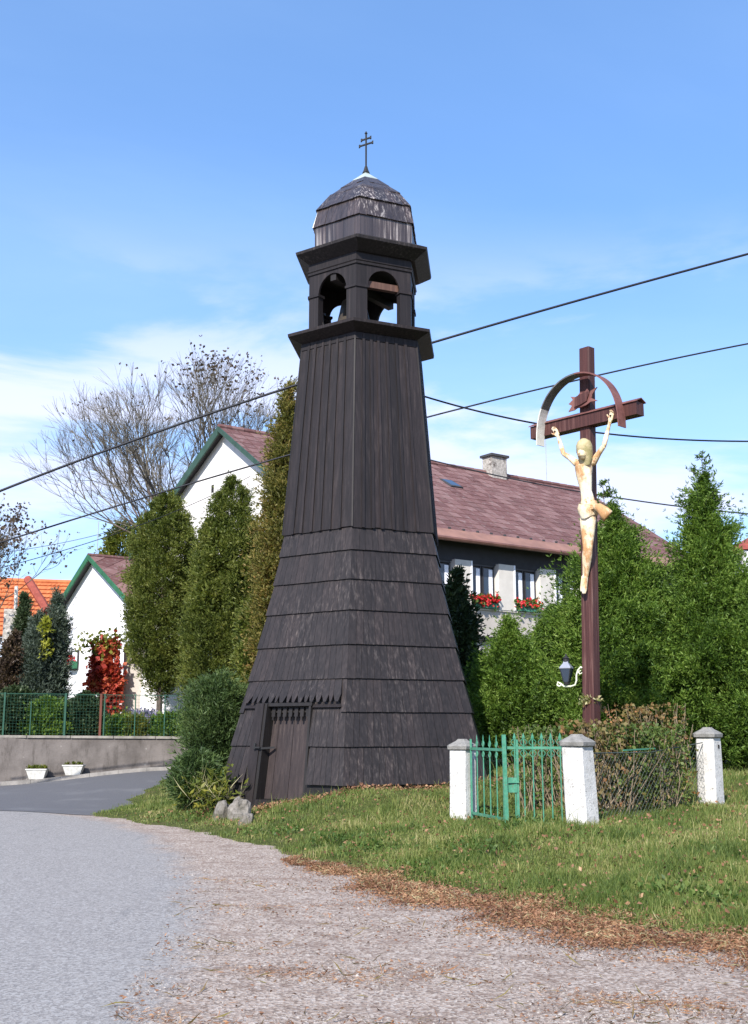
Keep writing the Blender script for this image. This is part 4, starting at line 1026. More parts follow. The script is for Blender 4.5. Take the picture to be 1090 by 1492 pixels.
for (pu, pv), t_ in wv:
    if 600 < pu < 670: flowers(t_, 'pink flower box on the house sill closest to the tower', .8, 1)
    elif 690 < pu < 735: flowers(t_, 'overflowing red flower box between the two pale pilasters', 1.6, 2)
    elif 755 < pu < 800: flowers(t_, 'sparser red and yellow flower box in the window beside the cross', .7, 3)
# skylight
q = None
tq = [slope_pt(0, t, .66, .03) for t in (0,)]
best = min(((proj(slope_pt(0, t/10, .70))[0]-658)**2, t/10) for t in range(0, int(LH*10)))[1]
sk = MB(); a_, b_ = best-.3, best+.3
p = [slope_pt(0, a_, .66, .09), slope_pt(0, b_, .66, .09), slope_pt(0, b_, .76, .05), slope_pt(0, a_, .76, .05)]; lo = [slope_pt(0, a_, .66, 0), slope_pt(0, b_, .66, 0), slope_pt(0, b_, .76, 0), slope_pt(0, a_, .76, 0)]
sk.hexa(lo+p); sk = sk.build('skylight', M['slate'], house)
p2 = [x.lerp(sum(p, Vector())/4, .2)+up*.012 for x in p]; MB().hexa([x-up*.01 for x in p2]+p2).build('pane', M['glass'], sk)
# chimney on the ridge
best = min(((proj(slope_pt(0, t/10, .97))[0]-722)**2, t/10) for t in range(0, int(LH*10)))[1]
cz0, czt = hrH-.6, None
c_ = hp(best, aH-.15, 0)
tz = hrH
for z_ in np.arange(hrH, hrH+4, .02):
    if proj(c_+up*float(z_))[1] <= 668: tz = float(z_); break
m_ = MB(); m_.obox(c_+up*(cz0+tz)/2, f2*.42, g2*.30, up*(tz-cz0)/2); ch = m_.build('chimney', M['chimney'], house)
m_ = MB(); m_.obox(c_+up*(tz+.05), f2*.50, g2*.38, up*.05); m_.build('chimney_cap', M['slate'], ch)
def antenna(c, z0, z1, r, label, arms=()):
    t = thing('antenna', tuple(Vector((c.x, c.y, z0))), label, 'antenna')
    m_ = MB(); m_.tube([Vector((c.x, c.y, z0)), Vector((c.x, c.y, z1))], r, 5); m_.build('mast', M['greymetal'], t)
    for z_, l in arms: MB().bar(Vector((c.x-l, c.y, z_)), Vector((c.x+l, c.y, z_)), r*1.2).build('crossarm', M['greymetal'], t)
    return t
best = min(((proj(slope_pt(0, t/10, 1))[0]-796)**2, t/10) for t in range(0, int(LH*10)))[1]
c_ = hp(best, aH, 0); antenna(c_, hrH, hrH+2.0, .014, 'thin antenna mast on the ridge of the big house')
m_ = MB()

# ------------------------------------------------------------------ white cottage on the left
gC = 1.36
Oc = P(194, 884, 43); aC = 4.0
apx = None
def cot_err(a):
    q = Vector((Oc.x, Oc.y, 0))+g2*a; return abs(proj(Vector((q.x, q.y, P(128, 810, q.y).z)))[0]-128)
aC = min((cot_err(a/50), a/50) for a in range(100, 400))[1]
q = Vector((Oc.x, Oc.y, 0))+g2*aC; hrC = P(128, 810, q.y).z; heC = Oc.z; LC = 9.
cot = thing('white_cottage', (q.x, q.y, gC), 'white cottage with green roof edges and red creeper behind the mesh fence', 'house')
def cp(t, g, z): return Vector((Oc.x, Oc.y, 0))+f2*t+g2*g+up*z
bC = aC*1.05; slC = (hrC-heC)/aC
pts = [(.3, gC-.5), (aC+bC-.3, gC-.5), (aC+bC-.3, heC+slC*.3-.1), (aC, hrC-.14), (.3, heC+slC*.3-.1)]
m_ = MB(); m_.prism([cp(.3, g, z) for g, z in pts], [cp(LC-.1, g, z) for g, z in pts]); m_.build('wall', M['cottage'], cot)
def csl(side, t, qq, lift=0):
    if side == 0: g = aC*qq; z = lerp(heC, hrC, qq); nn = up*aC-g2*(hrC-heC)
    else: g = aC+bC*(1-qq); z = lerp(heC-.2, hrC, qq); nn = up*bC+g2*(hrC-heC)
    return cp(t, g, z)+nn.normalized()*lift
roofc = MB()
for s in (0, 1):
    p = [csl(s, 0, 0), csl(s, LC, 0), csl(s, LC, 1), csl(s, 0, 1)]; roofc.hexa([x-up*.12 for x in p]+p)
roofc = roofc.build('roof', M['darkframe'], cot)
SlC = math.hypot(aC, hrC-heC); hd = .42     # half diagonal of a diamond tile
for i in range(-1, int(LC/hd)+2):
    for j in range(-1, int(SlC/hd)+2):
        if (i+j) % 2: continue
        ct_, cs_ = i*hd, j*hd
        poly = [(ct_-hd*.97, cs_), (ct_, cs_-hd*.97), (ct_+hd*.97, cs_), (ct_, cs_+hd*.97)]
        poly = [(min(max(a, 0), LC), min(max(b, 0), SlC)) for a, b in poly]
        xs_ = [a for a, b in poly]; ys_ = [b for a, b in poly]
        if max(xs_)-min(xs_) < .1 or max(ys_)-min(ys_) < .1 or ct_ > 6: continue
        dl = random.uniform(0, .01)
        top_ = [csl(0, a, b/SlC, .022-.012*(b-min(ys_))/(2*hd)+dl) for a, b in poly]; bot = [csl(0, a, b/SlC, .001) for a, b in poly]
        mb = MB(); mb.prism(bot, top_); mb.build('diamond_tile', M['tile'], roofc)
for s in (0, 1):
    m_ = MB(); a_, b_ = csl(s, 0, -.02), csl(s, 0, 1.0); n_ = f2*.03
    bh = .24 if s else .13
    m_.hexa([a_-up*bh-n_, b_-up*bh-n_, b_-up*bh+n_, a_-up*bh+n_, a_+up*.06-n_, b_+up*.06-n_, b_+up*.06+n_, a_+up*.06+n_]); m_.build('bargeboard', M['greentrim'], cot)
m_ = MB(); m_.tube([cp(0, aC, hrC+.03), cp(LC, aC, hrC+.03)], .09, 8); m_.build('ridge_capping', M['tile'], cot)
q = ray_plane(110, 962, cp(.3, 0, 0), f2)
m_ = MB(); m_.obox(q-f2*.0, g2*.42, f2*.05, up*.42); wn = m_.build('window', M['darkframe'], cot)
m_ = MB(); m_.obox(q-f2*.06-g2*.05, g2*.26, f2*.006, up*.34); m_.build('pane', M['curtain'], wn)
fb_ = thing('flower_box', tuple(q-f2*.15-up*.35), 'green flower box with pink blooms under the cottage gable window', 'flower box')
m_ = MB(); m_.obox(q-f2*.16-up*.22, g2*.42, f2*.09, up*.15); m_.build('box', M['greentrim'], fb_)
C_ = np.array(q-f2*.2-up*.02)+rng.normal(0, 1, (90, 3))*np.array([.2, .1, .12]); sprays('blossoms', C_, unit(rng.normal(0, 1, (90, 3))), .09, M['redflower'], fb_, 2, .8)
antenna(Vector((q.x, q.y, 0)) if False else cp(.4, aC, 0), hrC, hrC+1.5, .016, 'thin antenna mast on the gable peak of the white cottage')
# annex to the right of the cottage
for (u0, u1, v0, v1, Yd, mat, nm) in ((181, 207, 940, 1060, 40.5, 'beige', 'annex_wall'), (207, 222, 965, 1060, 40.2, 'cottage', 'annex_wall'), (222, 300, 992, 1060, 40.0, 'cottage', 'annex_wall')):
    a_, b_ = P(u0, v0, Yd), P(u1, v1, Yd)
    m_ = MB(); m_.obox(((a_.x+b_.x)/2, Yd+.3, (a_.z+gC-.4)/2), (abs(b_.x-a_.x)/2-.002, 0, 0), (0, .3, 0), (0, 0, (a_.z-gC+.4)/2)); m_.build(nm, M[mat], cot)
m_ = MB(); a_, b_ = P(181, 938, 40.2), P(225, 985, 40.0); c1 = P(300, 988, 40.0)
m_.hexa([a_-up*.08, b_-up*.08, b_+Vector((0, 2, 0))-up*.08, a_+Vector((0, 2, 0))-up*.08, a_, b_, b_+Vector((0, 2, 0)), a_+Vector((0, 2, 0))]); m_.build('annex_roof', M['slate'], cot)
# red creeper on the cottage corner
cr = P(155, 1035, 39.6); crt = thing('red_creeper', (cr.x, cr.y, 1.4), 'bright red autumn creeper climbing the corner of the white cottage', 'creeper')
cl_ = [(150, 950, .55), (165, 945, .5), (140, 965, .5), (158, 975, .9), (150, 990, .8), (168, 985, .7), (162, 1005, .8), (170, 1015, .6), (158, 1025, .7), (165, 1040, .5), (134, 985, .3), (134, 1000, .25), (142, 1030, .3), (172, 1000, .4)]
C_ = []
for u, v, r_ in cl_:
    q = P(156+(u-156)*.8, v, 40); C_.append(np.array(q)+rng.normal(0, 1, (int(520*r_), 3))*np.array([.17, .15, .24])*(.5+r_*.45))
C_ = np.concatenate(C_); sprays('leaves', C_, unit(rng.normal(0, .5, C_.shape)+np.array([-.2, -.8, -.2])), .16, M['redleaf'], crt, 2, .8)
q = P(152, 940, 40); C_ = np.array(q)+rng.normal(0, 1, (260, 3))*np.array([.42, .2, .22]); sprays('top_leaves', C_, unit(rng.normal(0, .6, C_.shape)+np.array([-.2, -.8, 0])), .15, M['greenyel'], crt, 2, .8)
m_ = MB(); a_ = P(146, 1066, 40); m_.tube([Vector((a_.x, 40, 1.3)), P(147, 1020, 40), P(150, 960, 40)], [.06, .05, .03], 6); m_.build('stem', M['bark'], crt)

# ------------------------------------------------------------------ orange tiled house far left
Yo = 62.; oh = thing('orange_roof_house', (P(30, 900, Yo).x, Yo, 1.3), 'far house with an orange tiled roof and red hip behind the junipers', 'house')
r0, r1 = P(-60, 833, Yo+4), P(112, 852, Yo+4); r0.z = r1.z = P(20, 842, Yo+4).z; r1.y += 2.0; r1.z = P(100, 851, r1.y).z; r0.z = r1.z
e0, e1_ = P(-60, 925, Yo), P(112, 925, Yo+2); e0.z = e1_.z = P(20, 925, Yo).z; ph0 = (e1_-e0)
orf = MB(); orf.add([e0, e1_, r1, r0], [(0, 1, 2, 3)]); bk_ = r0+Vector((0, 4, -3)); bk2 = r1+Vector((0, 4, -3)); orf.add([r0, r1, bk2, bk_], [(0, 1, 2, 3)]); orf = orf.build('roof', M['redridge'], oh)
nrow = 13
for i in range(nrow):
    q0, q1 = i/nrow, (i+1)/nrow+.01
    nn = (ph0.cross(r0-e0)).normalized(); nn = nn if nn.z > 0 else -nn
    a_, b_, c_, d_ = e0.lerp(r0, q0), e1_.lerp(r1, q0), e1_.lerp(r1, q1), e0.lerp(r0, q1)
    mb = MB(); ns = 60; vs = []
    for k in range(ns+1):
        s = k/ns; hh = .11+.03*math.sin(k*math.pi*.9)
        vs += [a_.lerp(b_, s)+nn*hh, d_.lerp(c_, s)+nn*.02, a_.lerp(b_, s)+nn*.01]
    fs = []
    for k in range(ns):
        fs += [(k*3, k*3+3, k*3+4, k*3+1), (k*3+2, k*3+5, k*3+3, k*3)]
    mb.add(vs, fs); mb.build('tile_row', M['orange'], orf)
m_ = MB(); a_, b_ = P(45, 846, Yo+3.6), P(76, 893, Yo+1.2); m_.tube([a_+Vector((0, -.6, 0)), b_+Vector((0, -.9, 0))], [.24, .24], 8); m_.build('red_hip', M['redridge'], oh)
m_ = MB(); m_.tube([r0+up*.05, r1+up*.05], .16, 8); m_.build('ridge_capping', M['orange'], oh)
c_ = (e0+e1_)/2; m_ = MB(); m_.hexa([Vector((e0.x, e0.y+.5, 0)), Vector((e1_.x, e1_.y+.5, 0)), Vector((e1_.x, e1_.y+7, 0)), Vector((e0.x, e0.y+7, 0)), e0+Vector((0, .5, -.05)), e1_+Vector((0, .5, -.05)), e1_+Vector((0, 7, -.05)), e0+Vector((0, 7, -.05))]); m_.build('wall', M['beige'], oh)
# low shed chimney with a white flue
sh = P(18, 920, 46); st = thing('stone_chimney', (sh.x, sh.y, 1.3), 'grey stone chimney carrying a slim white flue pipe at the left edge', 'chimney')
a_, b_ = P(9, 888, 46), P(24, 940, 46)
m_ = MB(); m_.obox(((a_.x+b_.x)/2, 46, (a_.z+1.2)/2), ((b_.x-a_.x)/2, 0, 0), (0, .25, 0), (0, 0, (a_.z-1.2)/2)); m_.build('stack', M['chimney'], st)
a_ = P(23, 888, 46); b_ = P(24, 854, 46); m_ = MB(); m_.tube([a_-up*.3, b_], .075, 8); m_.build('flue', M['pot'], st)
q = P(2, 952, 38); st = thing('metal_hood', (q.x, q.y, 1.3), 'slanting pale blue metal hood at the left edge above the fence', 'hood')
m_ = MB(); m_.hexa([P(-14, 985, 38.2), P(1, 985, 38), P(1, 985, 38.5), P(-14, 985, 38.5), P(-12, 938, 38.2), P(7, 934, 38), P(7, 934, 38.5), P(-12, 938, 38.5)]); m_.build('hood_panel', M['palemetal'], st)
m_ = MB(); q = P(-6, 985, 38.3); m_.bar(Vector((q.x, q.y, 1.2)), q, .08); m_.build('pole', M['greymetal'], st)

# ------------------------------------------------------------------ retaining wall, mesh fence, planters
rw = thing('retaining_wall', (-8.5, 35, 0), 'long grey rendered retaining wall below the mesh fence', 'wall')
xs = np.linspace(-24, -4.2, 34); ZT = 1.40
m_ = MB()
vs = []
for x_ in xs:
    y_ = float(wallY(x_)); zt_ = ZT-.008*(x_+11)
    vs += [(x_, y_-.02, -.2), (x_, y_, zt_), (x_, y_+.45, zt_), (x_, y_+.45, -.2)]
m_.add(vs, [(i*4+k, i*4+(k+1) % 4, (i+1)*4+(k+1) % 4, (i+1)*4+k) for i in range(33) for k in range(4)]); m_.build('wall_face', M['retain'], rw)
seg = np.linspace(-24, -4.2, 17)
for a, b in zip(seg[:-1], seg[1:]):
    p = []
    for dz in (0.002, .075):
        for x_, dy in ((a+.01, -.05), (b-.01, -.05), (b-.01, .5), (a+.01, .5)): p.append((x_, float(wallY(x_))+dy, ZT-.008*(x_+11)+dz))
    MB().hexa(p).build('coping_slab', M['coping'], rw)
mf = thing('mesh_fence', (-8.5, 35.2, ZT), 'green wire mesh fence standing on the grey retaining wall', 'fence')
def fpz(x_): return ZT-.008*(x_+11)+.075
def fy(x_): return float(wallY(x_))+.22
FH = 1.24
m_ = MB(); xf = np.arange(-14.2, -4.9, .095)
for x_ in xf: m_.bar((x_, fy(x_), fpz(x_)), (x_, fy(x_), fpz(x_)+FH), .0042)
for h_ in np.arange(.06, FH+.01, .095):
    for a, b in ((-14.2, -11.2), (-11.2, -5.6), (-5.6, -4.9)): m_.bar((a, fy(a), fpz(a)+h_), (b, fy(b), fpz(b)+h_), .0042)
m_.build('wire_mesh', M['fencegreen'], mf, kind='stuff')
for a, b in ((-14.2, -11.2), (-11.2, -5.6)):
    m_ = MB(); m_.bar((a, fy(a)-.01, fpz(a)+FH), (b, fy(b)-.01, fpz(b)+FH), .02); m_.build('top_rail', M['fencegreen'], mf)
for u, mt, wd_ in ((-45, 'fencegreen', .05), (3, 'fencebrown', .09), (14, 'fencegreen', .05), (50, 'fencegreen', .03), (97, 'fencegreen', .06), (146, 'fencebrown', .07), (151, 'fencegreen', .04), (194, 'fencegreen', .03), (236, 'fencegreen', .03), (277, 'fencegreen', .05), (282, 'fencebrown', .08)):
    q = P(u, 1060, 35.2); y_ = fy(q.x)-.03; h_ = FH*(.8 if wd_ == .03 and u < 100 else 1.0)
    m_ = MB(); m_.bar((q.x, y_, fpz(q.x)), (q.x, y_, fpz(q.x)+h_+.03), wd_); m_.build('post', M[mt], mf, label=('rusty brown post' if mt == 'fencebrown' else None))
def planter(u, label, plant):
    q = P(u, 1140, 33.9); y_ = float(wallY(q.x))-.24; z_ = float(roadz(q.x, y_))+.121
    t = thing('planter', (q.x, y_, z_), label, 'planter', 'white planters at the foot of the wall')
    m_ = MB(); lo = [(-.21, -.10), (.21, -.10), (.21, .10), (-.21, .10)]; hi = [(-.30, -.15), (.30, -.15), (.30, .15), (-.30, .15)]
    m_.prism([Vector((q.x+a, y_+b, z_)) for a, b in lo], [Vector((q.x+a*1, y_+b, z_+.27)) for a, b in hi]); m_.build('trough', M['pot'], t)
    m_ = MB(); m_.obox((q.x, y_, z_+.285), (.315, 0, 0), (0, .165, 0), (0, 0, .018)); m_.build('rim', M['pot'], t)
    m_ = MB(); m_.obox((q.x, y_, z_+.30), (.27, 0, 0), (0, .12, 0), (0, 0, .01)); m_.build('soil', M['dirt'], t)
    n_ = plant; C_ = np.array((q.x, y_, z_+.31))+rng.uniform(-1, 1, (n_, 3))*np.array([.26, .1, .01]); sprays('plant', C_, unit(rng.normal(0, .5, C_.shape)+np.array([0, 0, .8])), .10, M['greenyel'], t, 2, .5)
planter(46, 'white planter trough by the wall holding a low yellowish plant', 160); planter(97, 'white planter trough by the wall with little growing in it', 40)

# ------------------------------------------------------------------ trees and shrubs
def px_prof(c, z0, z1, rows):
    return rows
def cone_tree(label, uc, vtop, vbot, Yd, widths, mat, **kw):
    """widths: (fraction of height from the base, half width in photo pixels)"""
    top = P(uc, vtop, Yd); bot = P(uc, vbot, Yd); s = Yd/F*1.0
    prof = [(h, wpx*s) for h, wpx in widths]
    return conifer(label, (top.x, Yd), bot.z, top.z, prof, mat, **kw)
G_L = 'cypresses between the tower and the cottage'
cone_tree('green oval cypress farthest left in front of the white gable', 243, 722, 1010, 37.6, [(0, 10), (.08, 26), (.22, 44), (.4, 50), (.62, 47), (.82, 37), (.94, 20), (1, 6)], M['thuja'], group=G_L, nclump=620, per=56, rr=.19, size=.10, asp=.24, core=.66, stretch=.7, thr=.06, up=.8)
t = cone_tree('twin-topped broad green cypress in the middle of the three', 340, 700, 1030, 35.6, [(0, 50), (.1, 60), (.3, 66), (.5, 60), (.7, 46), (.86, 30), (.95, 16), (1, 5)], M['thuja'], group=G_L, nclump=760, per=56, rr=.20, size=.10, asp=.24, core=.66, stretch=.7, thr=.07, up=.8)
q0, q1 = P(320, 745, 35.2), P(320, 940, 35.2)
C_, D_ = crown_points((q0.x, 35.2), q1.z, q0.z, [(0, .7), (.5, .7), (.8, .42), (1, .05)], 130, 45, .2, .7, .8); sprays('second_top', C_, D_, .13, M['thuja'], t, 3, .34)
cone_tree('slim cypress with rusty yellow sprays hugging the tower', 420, 560, 1040, 31.5, [(0, 40), (.3, 44), (.55, 34), (.75, 24), (.88, 12), (1, 3)], M['thuja_br'], group=G_L, nclump=600, per=46, rr=.22, size=.105, asp=.26, thr=.14, stretch=1., up=.8)
# fill between, lower
cone_tree('low green cypress bush under the slim one', 385, 850, 1050, 32.5, [(0, 30), (.4, 36), (.75, 24), (1, 5)], M['thuja'], cat='shrub', name='cypress_bush', nclump=240, per=45, rr=.2, size=.12, trunk=False)
cone_tree('bushy dark green dwarf pine beside the tower door', 318, 990, 1128, 24.0, [(0, 20), (.2, 34), (.5, 38), (.8, 27), (1, 10)], M['pine'], cat='shrub', name='dwarf_pine', nclump=260, per=60, rr=.15, size=.11, asp=.16, thr=.2, stretch=1.5, up=.9)
p = G(285, 1165, .08)
cone_tree('low spreading juniper on the grass left of the rocks', 288, 1098, 1163, 22.0, [(0, 28), (.4, 34), (.8, 20), (1, 6)], M['pine'], cat='shrub', name='juniper_shrub', nclump=110, per=36, rr=.12, size=.10, asp=.2, trunk=False)
ds = thing('dry_weeds', tuple(P(305, 1160, 21.2)), 'straw coloured tall dry weeds by the tower corner', 'weeds')
C_ = np.array(P(305, 1164, 21.2))+rng.normal(0, 1, (34, 3))*np.array([.22, .25, .03]); sprays('stems', C_, unit(rng.normal(0, .5, C_.shape)+np.array([-.1, 0, .8])), .5, M['straw'], ds, 2, .022)
C_ = np.array(P(308, 1150, 21.2))+rng.normal(0, 1, (160, 3))*np.array([.22, .25, .16]); sprays('leaves', C_, unit(rng.normal(0, .8, C_.shape)+np.array([0, 0, .5])), .14, M['greenyel'], ds, 2, .3)
# right side: the tall hedge of thujas
G_R = 'tall thujas behind the cross'
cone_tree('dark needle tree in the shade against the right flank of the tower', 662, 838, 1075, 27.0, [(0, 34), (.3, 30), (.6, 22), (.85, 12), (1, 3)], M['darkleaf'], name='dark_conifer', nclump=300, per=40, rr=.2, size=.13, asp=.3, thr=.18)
cone_tree('shorter young thuja under the windows between tower and lantern', 742, 900, 1090, 25.6, [(0, 44), (.3, 48), (.55, 42), (.72, 24), (.82, 10), (.92, 3), (1, 1)], M['hedge'], group=G_R, name='thuja_tree', stretch=1.3, nclump=560, per=50, rr=.16, size=.085, asp=.24, thr=.14)
cone_tree('thin-topped thuja directly behind the figure of the cross', 893, 740, 1090, 25.2, [(0, 98), (.25, 102), (.45, 88), (.6, 66), (.74, 46), (.84, 30), (.92, 12), (1, 3)], M['hedge'], group=G_R, name='thuja_tree', stretch=1.7, core=.6, nclump=1150, per=60, rr=.15, size=.088, asp=.24, thr=.2)
cone_tree('wide thuja with ragged tip right of the cross', 1026, 700, 1100, 24.6, [(0, 78), (.25, 84), (.45, 70), (.62, 46), (.76, 30), (.86, 22), (.94, 9), (1, 2)], M['hedge'], group=G_R, name='thuja_tree', stretch=1.8, core=.6, nclump=1050, per=60, rr=.15, size=.088, asp=.24, thr=.24)
cone_tree('thuja cut by the right edge of the picture', 1116, 800, 1110, 23.6, [(0, 60), (.3, 64), (.6, 50), (.85, 26), (1, 4)], M['hedge'], group=G_R, name='thuja_tree', nclump=700, per=48, rr=.17, size=.09, asp=.24, thr=.12)
cone_tree('low thuja filling the gap below the lantern', 812, 890, 1100, 26.6, [(0, 52), (.4, 54), (.75, 38), (1, 8)], M['hedge'], group=G_R, name='thuja_tree', nclump=560, per=48, rr=.17, size=.09, asp=.24)
# thin leaders of the two tall thujas
for uc, v0, v1, Yd, lab in ((878, 775, 700, 25.2, 'wispy bare leader shoot above the thuja behind the cross'), (1022, 750, 660, 24.6, 'wispy leader shoots above the wide ragged thuja')):
    a_, b_ = P(uc, v0, Yd), P(uc, v1, Yd)
    t = thing('conifer_shoot', tuple(a_), lab, 'shoot')
    m_ = MB(); m_.tube([a_-up*.5, a_.lerp(b_, .5)+Vector((.04, 0, 0)), b_], [.02, .012, .004], 5)
    C_ = []
    for k in range(26):
        q = a_.lerp(b_, random.random()**1.3*.95); L_ = .5*(1-((q.z-a_.z)/(b_.z-a_.z)))+.12; an = random.uniform(0, 6.28)
        e_ = q+Vector((math.sin(an)*L_, math.cos(an)*L_, L_*.45)); m_.tube([q, q.lerp(e_, .6)-up*.02, e_], [.008, .006, .003], 4)
        for s in np.linspace(.3, 1, 9): C_.append(np.array(q.lerp(e_, float(s))))
    m_.build('stem', M['twig'], t)
    C_ = np.array(C_); sprays('needles', C_, unit(rng.normal(0, .7, C_.shape)+np.array([0, 0, .5])), .09, M['hedge'], t, 3, .3)
# thicket inside the enclosure
def thicket(label, u, vt, vb, Yd, hwpx, mat, n, size, stems=60, asp=.7):
    top, bot = P(u, vt, Yd), P(u, vb, Yd); hw_ = hwpx*Yd/F; z0_ = T(top.x, Yd)
    t = thing('thicket', (top.x, Yd, z0_), label, 'bush', 'dry bushes inside the enclosure')
    m_ = MB()
    for k in range(stems):
        a = Vector((top.x+random.uniform(-.8, .8)*hw_, Yd+random.uniform(-.3, .3), z0_-.05)); b = a+Vector((random.gauss(0, .28), random.gauss(0, .2), (top.z-z0_)*random.uniform(.6, 1.05)))
        mid = a.lerp(b, .5)+Vector((random.gauss(0, .08), random.gauss(0, .08), .05)); m_.tube([a, mid, b], [.009, .007, .003], 4, False)
    m_.build('stems', M['palestem'], t)
    C_ = np.stack([top.x+np.clip(rng.normal(0, .62, n), -1.05, 1.05)*hw_, Yd+rng.normal(0, .28, n), lerp(z0_, top.z, rng.beta(1.5, 1.2, n))], 1)
    sprays('leaves', C_, unit(rng.normal(0, 1, C_.shape)), size, mat, t, 2, asp); return t
thicket('orange-leaved bush right behind the leaning post', 868, 1048, 1180, 17.5, 46, M['brownleaf'], 750, .07)
thicket('tall dry reddish bush with pale stems left of the holed post', 938, 1026, 1180, 18.4, 52, M['brownleaf'], 1500, .055, 80)
thicket('green and yellow bush behind the rusty link fence', 925, 1055, 1190, 17.7, 62, M['roseleaf'], 3400, .055, 70)
thicket('mixed rose bush seen through the wide gate leaf', 790, 1056, 1190, 18.6, 44, M['roseleaf'], 800, .065)
# garden behind the mesh fence
def column(label, u, vt, vb, Yd, hw_, mat, **kw):
    return cone_tree(label, u, vt, vb, Yd, [(0, hw_*.9), (.3, hw_), (.65, hw_*.85), (.88, hw_*.5), (1, 2)], mat, cat='shrub', name='columnar_juniper', group='columnar junipers in the cottage garden', asp=.2, nclump=230, per=42, rr=.17, size=.13, thr=.06, up=1.2, **kw)
column('dark slim juniper touching the orange roof', 36, 872, 1060, 38.6, 10, M['darkleaf'])
column('shorter grey-green juniper in the garden', 56, 896, 1062, 37.4, 17, M['blueleaf'])
column('taller grey-green juniper next to the cottage gable', 84, 868, 1062, 37.8, 17, M['blueleaf'])
def bush(label, u, vt, vb, Yd, hw_, mat, n=160, size=.1, cat='shrub', asp=.5, name='garden_shrub', group=None):
    return cone_tree(label, u, vt, vb, Yd, [(0, hw_*.8), (.3, hw_), (.7, hw_*.8), (1, hw_*.2)], mat, cat=cat, name=name, group=group, nclump=n, per=34, rr=.15, size=size, asp=asp, trunk=False)
bush('bright yellow-leaved shrub between the two grey junipers', 68, 905, 950, 37.0, 3, M['yellow'], 4, .12)
bush('brown withered shrub under the stone chimney', 20, 925, 1020, 37.2, 17, M['sparse'], 120)
bush('dark clipped ball shrub beside the red creeper', 124, 1014, 1072, 36.2, 24, M['darkleaf'], 200)
bush('dark green shrub at the left end of the fence', 25, 1005, 1072, 36.0, 26, M['darkleaf'], 180)
bush('mid green shrub behind the fence below the junipers', 72, 1022, 1072, 36.0, 30, M['hedge'], 170)
bush('low green perennials by the creeper foot', 170, 1050, 1075, 36.4, 20, M['hedge'], 80)
bush('pale grassy perennials in the middle of the bed', 198, 1046, 1075, 36.4, 16, M['greenyel'], 70, .12, asp=.15)
bush('lavender flowering clump behind the bed', 212, 1042, 1062, 37.4, 14, M['blueflower'], 40)
bush('fresh green mound at the right end of the bed', 250, 1044, 1076, 36.5, 24, M['hedge'], 120)
bush('olive perennials at the left of the lavender', 182, 1044, 1068, 37.6, 12, M['greenyel'], 40)
# bare trees
def bare_tree(label, c, zb, height, spread, lean, depth, leafn, leafmat_, seed, name='bare_tree', r0=.22, first=.28, leafup=.55, nl=5, L0=None):
    rd = random.Random(seed); t = thing(name, (c[0], c[1], zb), label, 'tree')
    tr = MB(); tw_ = MB(); tips = []
    base = Vector((c[0], c[1], zb-.2)); top0 = base+Vector((lean*.15, 0, height*first))
    tr.tube([base, base.lerp(top0, .5), top0], [r0, r0*.85, r0*.75], 8)
    def grow(p, d, ln, r, lev):
        d = d.normalized(); q1 = p+d*ln*.5+Vector((rd.gauss(0, .05), rd.gauss(0, .05), 0))*ln; d2 = (d+Vector((rd.gauss(0, .13), rd.gauss(0, .13), .10))).normalized(); q2 = q1+d2*ln*.5
        (tr if lev < 2 else tw_).tube([p, q1, q2], [r*.8, r*.66, r*.5], 6 if lev < 2 else 3, lev < 2)
        if lev >= depth: tips.append(q2); return
        nb = 3 if rd.random() < .55 else 2
        if lev == 0: nb = 3
        for k in range(nb):
            an = rd.uniform(.22, .62)*(1 if k else .5); az = rd.uniform(0, 6.283)
            x = d2.cross(Vector((.3, .2, 1))); x = x.normalized() if x.length > .1 else Vector((1, 0, 0)); y = d2.cross(x)
            nd = d2*math.cos(an)+(x*math.cos(az)+y*math.sin(az))*math.sin(an)
            nd.z += .05
            grow(q2, nd, ln*rd.uniform(.68, .86), r*.66*rd.uniform(.85, 1.1), lev+1)
        if lev >= 1:
            an = rd.uniform(.5, .9); az = rd.uniform(0, 6.283); x = d2.cross(Vector((.3, .2, 1))).normalized(); y = d2.cross(x)
            grow(q1, d2*math.cos(an)+(x*math.cos(az)+y*math.sin(az))*math.sin(an), ln*.55, r*.4, min(depth, lev+2))
    L0 = L0 or height*.235
    for k in range(nl):
        az = 2*math.pi*k/nl+rd.uniform(-.3, .3); tilt = rd.uniform(.45, .95)*spread if k else .15
        grow(top0, Vector((math.cos(az)*math.sin(tilt)+lean*.03, math.sin(az)*math.sin(tilt), math.cos(tilt))), L0*rd.uniform(.9, 1.1), r0*.5, 0)
    tr.build('trunk', M['bark'], t, smooth=True); tw_.build('twigs', M['twig'], t)
    if leafn:
        tp = np.array(tips); zmin, zmax = tp[:, 2].min(), tp[:, 2].max()
        wgt = np.clip((tp[:, 2]-zmin)/(zmax-zmin)-leafup, 0.01, 1)*np.where(tp[:, 0] > c[0]-1, 1, .12); wgt /= wgt.sum()
        idx = rng.choice(len(tp), leafn, p=wgt); C_ = tp[idx]+rng.normal(0, .16, (leafn, 3)); sprays('leaves', C_, unit(rng.normal(0, 1, C_.shape)), .15, leafmat_, t, 2, .6)
    return t
q = P(302, 900, 52)
bare_tree('large bare autumn tree behind the white gable with a few dark leaves at its top', (q.x, 52), 1.2, 18.4, 1.25, -1.4, 6, 650, M['sparse'], 11, r0=.24, first=.40, nl=13, L0=2.8)
q = P(-38, 900, 48)
bare_tree('thin-leaved brown tree cut by the left edge of the picture', (q.x, 48), 1.2, 8.7, .9, .5, 5, 1300, M['sparse'], 5, name='leafy_tree', r0=.16, first=.35, leafup=.0)
pt = P(175, 770, 58)
